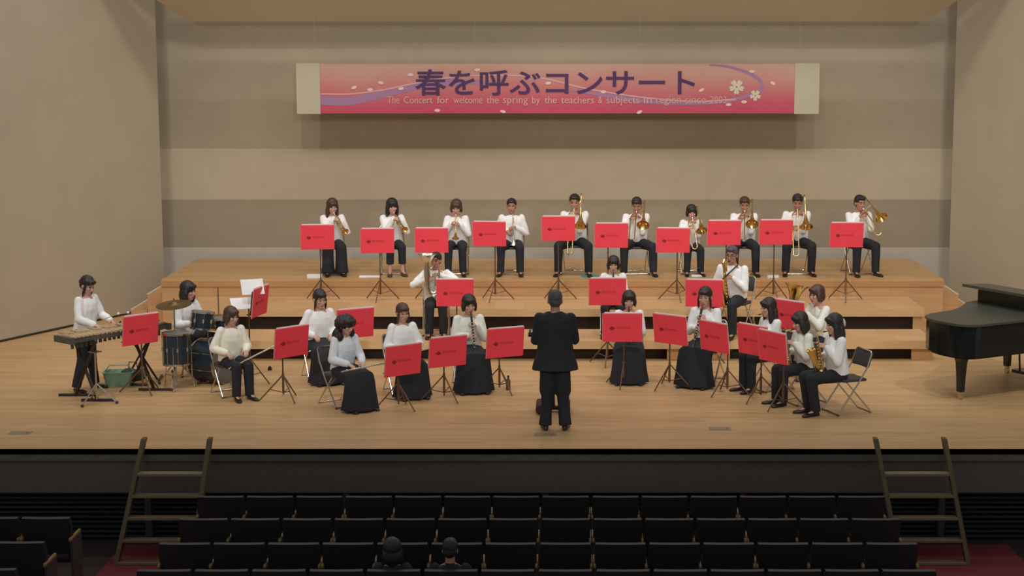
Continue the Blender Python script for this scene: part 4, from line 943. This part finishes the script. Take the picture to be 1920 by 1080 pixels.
for x in (-.45, .42):
    m = MB(); m.box((x, .0, .39), (.03, .03, .92), Matrix.Translation((x, 0, .39)) @ Matrix.Rotation(R(32), 4, 'X') @ Matrix.Translation((-x, 0, -.39))); m.build('leg', M['stand'], e)
    m = MB(); m.box((x, .0, .39), (.03, .03, .92), Matrix.Translation((x, 0, .39)) @ Matrix.Rotation(R(-32), 4, 'X') @ Matrix.Translation((-x, 0, -.39))); m.build('leg', M['stand'], e)
    for y in (-.25, .25):
        m = MB(); m.box((x, y, .016), (.42, .04, .03), Matrix.Translation((x, y, 0)) @ Matrix.Rotation(-ka, 4, 'Z') @ Matrix.Translation((-x, -y, 0))); m.build('floor_foot', M['stand'], e)
# second low keyboard (black) behind the red board
p = at_y(262, 612, 22.6); e = empty('practice_keyboard', (p.x, 22.6, 0), R(8)); tag(e, 'black instrument table behind the red board at the far left', 'table')
m = MB(); m.box((0, 0, p.z), (.66, .30, .07), bev=.03); m.build('table_top', M['stand'], e)
for s_ in (-1, 1):
    m = MB(); m.box((0, s_ * .02, p.z / 2), (.025, .02, 1.02), Matrix.Translation((0, 0, p.z / 2)) @ Matrix.Rotation(s_ * R(30), 4, 'Y') @ Matrix.Translation((0, 0, -p.z / 2))); m.build('leg', M['stand'], e)
for s_ in (-1, 1):
    m = MB(); m.box((s_ * .25, 0, .015), (.03, .4, .03)); m.build('floor_foot', M['stand'], e)
# mallets in her hands
for px0, py0, px1, py1, lab in ((196, 598, 222, 588, 'right'), (210, 592, 240, 586, 'left')):
    a = at_y(px0, py0, 21.72); b = at_y(px1, py1, 21.6); m = MB(); m.tube([a, b], .005, 6); o = empty('mallet', a); m = MB(); m.tube([(0, 0, 0), b - a], .005, 6); m.build('shaft', M['bar'], o, True)
    m = MB(); m.ell(b - a, .018, n=10, m=6); m.build('mallet_head', M['paper'], o, True); tag(o, 'mallet in the %s hand of the woman at the keyboard' % lab, 'mallet')
def tripod(e, h, r, mt, spread=.28, up=.34, ft=True):
    m = MB(); m.tube([(0, 0, .06), (0, 0, h)], r, 8); m.build('pole', M[mt], e, True)
    for k in range(3):
        a = R(30 + 120 * k); c, s_ = math.cos(a), math.sin(a); m = MB(); m.tube([(0, 0, up), (spread * c, spread * s_, .02)], r * .9, 6); m.tube([(0, 0, .12), (spread * .55 * c, spread * .55 * s_, .155)], r * .6, 6); lg = m.build('leg', M[mt], e, True)
        if ft: m = MB(); m.ell((spread * c, spread * s_, .02), (.022, .022, .02), n=8, m=6); m.build('rubber_foot', M['pad'], lg, True)
q = at_z(182, 757, 0); e = empty('chrome_tripod', (q.x, q.y, 0), R(-30)); tag(e, 'bright chrome tripod stand in front of the woman at the mallet keyboard', 'stand'); tripod(e, .66, .011, 'chrome', .25, .26)
m = MB(); m.box((0, 0, .665), (.12, .12, .012)); m.build('top_plate', M['chrome'], e)
# cymbal
q = at_y(326, 572, 22.15); e = empty('crash_cymbal', (q.x, 22.15, 0)); tag(e, 'large bronze cymbal on a tripod stand in front of the drummer', 'cymbal'); tripod(e, q.z + .03, .011, 'chrome', .30, .36)
m = MB(); L = [[Vector((r_ * math.cos(t), r_ * math.sin(t), z_)) for t in [2 * math.pi * k / 32 for k in range(32)]] for r_, z_ in ((.235, 0), (.235, .004), (.15, .016), (.06, .026), (.045, .042), (.01, .05), (.01, .045), (.05, .02), (.15, .010))]
Tm = Matrix.Translation((0, 0, q.z)) @ Matrix.Rotation(R(8), 4, 'X') @ Matrix.Rotation(R(-3), 4, 'Y'); m.loft([[Tm @ p for p in r_] for r_ in L], True); m.build('cymbal_plate', M['cymbal'], e, True)
m = MB(); m.tube([(0, 0, q.z + .045), (0, 0, q.z + .09)], .012, 8); m.build('wing_nut', M['chrome'], e, True)
def drum(name, loc, r, h, lab, rot=None, legs=False, z0=0.0, head='head'):
    e = empty(name, loc); tag(e, lab, 'drum')
    if rot is not None: e.rotation_euler = rot
    m = MB(); m.tube([(0, 0, 0), (0, 0, h)], r, 28); m.build('shell', M['drum'], e, True)
    for z in (0, h):
        m = MB(); L = [[Vector(((r + a) * math.cos(t), (r + a) * math.sin(t), z + b)) for t in [2 * math.pi * k / 28 for k in range(28)]] for a, b in ((.0, -.012), (.012, -.012), (.012, .012), (.0, .012))]; m.loft(L, False, True); m.build('hoop', M['chrome'], e, True)
    m = MB(); m.tube([(0, 0, h + .001), (0, 0, h + .008)], r - .004, 28); m.build('drum_head', M[head], e)
    for k in range(8):
        a = 2 * math.pi * k / 8 + .3; x, y = (r + .008) * math.cos(a), (r + .008) * math.sin(a); m = MB(); m.box((x, y, h / 2), (.022, .022, .05)); m.tube([(x, y, .01), (x, y, h - .01)], .004, 5); m.build('lug', M['chrome'], e)
    if legs:
        for k in range(3):
            a = R(30 + 120 * k); x, y = (r + .02) * math.cos(a), (r + .02) * math.sin(a); m = MB(); m.tube([(x, y, h * .6), (x, y, -.15), (x * 1.15, y * 1.15, -loc[2] + .02)], .007, 6); m.ell((x * 1.15, y * 1.15, -loc[2] + .015), .016, n=8, m=5); m.build('leg', M['chrome'], e, True)
    return e
q = at_y(332, 680, 22.0); drum('floor_tom', (q.x, 22.0, .34), .175, .40, 'dark floor tom on chrome legs under the cymbal', legs=True)
q = at_y(378, 620, 22.5); drum('rack_tom', (q.x, 22.5, .72), .145, .22, 'small dark tom mounted between cymbal and snare', rot=(R(-5), R(6), 0))
q = at_y(386, 672, 22.55); drum('bass_drum', (q.x - .05, 22.55, .29), .28, .42, 'large dark bass drum lying on its side at the knee of the drummer', rot=(0, R(90), R(-30)))
e = empty('tom_holder', (at_y(380, 640, 22.62).x + .05, 22.62, 0)); tag(e, 'chrome holder tube carrying the small tom', 'holder'); m = MB(); m.tube([(0, .1, .56), (0, .04, .66), (0, 0, .78)], .013, 8); m.build('tube', M['chrome'], e, True)
q = at_y(420, 610, 22.9); drum('snare_drum', (q.x, 22.9, .66), .17, .13, 'snare drum beside the small tom, right of the drummer'); e = empty('snare_stand', (q.x, 22.9, 0)); tag(e, 'chrome tripod stand under the snare drum', 'stand'); tripod(e, .62, .011, 'chrome', .24, .26)
for k in range(3):
    a = R(90 + 120 * k); m = MB(); m.tube([(0, 0, .6), (.17 * math.cos(a), .17 * math.sin(a), .648)], .006, 6); m.build('basket_arm', M['chrome'], e, True)
q = at_y(410, 590, 23.6); e = empty('hi_hat', (q.x, 23.6, 0)); tag(e, 'pair of hi-hat cymbals on a chrome stand behind the snare drum', 'cymbal'); tripod(e, 1.12, .010, 'chrome', .24, .3)
for dz, fl_ in ((0, 1), (.03, -1)):
    m = MB(); m.loft([[Vector((r_ * math.cos(t), r_ * math.sin(t), q.z - .05 + dz - fl_ * z_)) for t in [2 * math.pi * k / 24 for k in range(24)]] for r_, z_ in ((.17, 0), (.17, .003), (.05, .014), (.015, .03), (.015, .026), (.05, .01))]); m.build('cymbal_plate', M['gold_in'], e, True)
q = at_y(346, 620, 23.0); e = empty('drum_throne', (q.x, 23.0, 0)); tag(e, 'round black stool under the drummer', 'stool'); tripod(e, .44, .014, 'chrome', .24, .26)
m = MB(); m.tube([(0, 0, .425), (0, 0, .44), (0, 0, .485), (0, 0, .495)], [.14, .155, .155, .13], 24); m.build('seat', M['pad'], e, True)
for sx, lab in ((0, 'right'), (1, 'left')):
    a = at_y(372 + 20 * sx, 604, 22.75); b = a + Vector((.2, -.12, .05)); o = empty('drumstick', a); m = MB(); m.tube([(0, 0, 0), (b - a) * .9, (b - a)], [.007, .006, .004], 6); m.build('shaft', M['bar'], o, True); tag(o, 'wooden drumstick in the %s hand of the drummer' % lab, 'drumstick')

# ================================================================== small things on the floor
q = at_z(224, 722, 0); e = empty('storage_basket', (q.x, q.y, 0), R(4)); tag(e, 'mint green plastic basket under the mallet keyboard', 'basket')
L = []
for z, a, b in ((.0, .15, .10), (.02, .16, .11), (.17, .19, .13), (.19, .205, .145), (.19, .18, .12), (.03, .15, .1)):
    L.append([Vector((sx * a + cx_, sy * b + cy_, z)) for sx, sy, cx_, cy_ in ((-1, -1, .03, 0), (-1, -1, 0, .03), (-1, 1, 0, -.03), (-1, 1, .03, 0), (1, 1, -.03, 0), (1, 1, 0, -.03), (1, -1, 0, .03), (1, -1, -.03, 0))])
m = MB(); m.loft(L); m.build('tub', M['green'], e, True)
m = MB(); m.tube([(-.19, 0, .18), (-.12, 0, .27), (.12, 0, .27), (.19, 0, .18)], .007, 6); m.build('handle', M['green'], e, True)
q = at_z(246, 722, 0); m = MB()
for k in range(9): m.ell((random.uniform(-.09, .09), random.uniform(-.06, .06), .09 + random.uniform(0, .06)), (.09, .07, .085), n=12, m=8)
e = empty('cloth_bag', (q.x + .02, q.y + .05, 0)); tag(e, 'dark green cloth bag beside the mint basket', 'bag'); remesh(m, 'bag_body', M['green_d'], e, .012, 4, .01, 12)
m = MB(); m.tube([(-.06, 0, .2), (-.05, 0, .30), (.05, 0, .30), (.06, 0, .2)], .008, 6); m.build('handle', M['green_d'], e, True)
def sheet(name, px, py, z, sx, sy, rz, mt, lab, cat, h=.012):
    q = at_z(px, py, z); m = MB(); rr = random.Random(px)
    n = 9; L = []
    for i in range(n):
        x = -sx / 2 + sx * i / (n - 1); L.append([Vector((x, -sy / 2, .001)), Vector((x, sy / 2, .001)), Vector((x, sy / 2 - .004, h + .004 * rr.random())), Vector((x, 0, h + .008 * rr.random())), Vector((x, -sy / 2 + .004, h + .004 * rr.random()))])
    m.loft(L); o = m.build(name, M[mt], None, True); o.location = (q.x, q.y, z); o.rotation_euler = (0, 0, rz); tag(o, lab, cat)
sheet('folded_towel', 590, 520.5, Z3, .24, .14, .1, 'white', 'folded white cloth on the platform left of the leftmost trumpet player', 'cloth', .05)
sheet('folded_towel', 694, 519.5, Z3, .34, .10, .02, 'white', 'long folded white cloth in front of the trumpet player with bare ankles', 'cloth', .02)
sheet('folded_towel', 1308, 518, Z3, .20, .10, 0, 'white', 'folded white cloth at the feet of the small woman with a trombone', 'cloth', .02)
sheet('folded_towel', 1449, 520, Z3, .18, .09, 0, 'paper', 'small bright white cloth between the eighth and ninth players', 'cloth', .03)
sheet('folded_towel', 1106, 518.5, Z3, .28, .16, 0, 'teal', 'teal green cloth on the platform at the feet of the tall trombone player', 'cloth', .02)
q = at_z(953, 731, 0); e = empty('water_bottle', (q.x, q.y, 0)); tag(e, 'small dark bottle on the floor right of the clarinet player', 'bottle')
m = MB(); m.tube([(0, 0, 0), (0, 0, .12), (0, 0, .15), (0, 0, .17)], [.03, .03, .014, .012], 14); m.build('bottle_body', M['stand_br'], e, True); m = MB(); m.tube([(0, 0, .17), (0, 0, .19)], .014, 12); m.build('cap', M['stand'], e, True)
q = at_z(506, 694, 0); e = empty('rubber_mute', (q.x, q.y, 0)); tag(e, 'small black knob lying on the floor right of the cream blouse', 'door stop'); m = MB(); m.tube([(0, 0, 0), (0, 0, .03), (0, 0, .06)], [.03, .028, .01], 12); m.build('rubber_body', M['stand'], e, True)
for px, py, lab in ((1022, 815, 'faint floor scuff, built as a thin plate, behind the heels of the conductor'), (1350, 804, 'faint floor scuff, built as a thin plate, at the right front of the stage'), (38, 812, 'faint floor scuff, built as a thin plate, at the far left front of the stage')):  # thin plates added where the boards only have faint scuffs
    q = at_z(px, py, 0); e = empty('floor_scuff', (q.x, q.y, 0)); tag(e, lab, 'floor mark'); m = MB(); m.box((0, 0, .002), (.26, .16, .004)); m.build('cover_plate', M['plate'], e)
    m = MB(); m.tube([(.08, 0, .004), (.08, 0, .006)], .015, 12); m.build('latch', M['stand_br'], e)
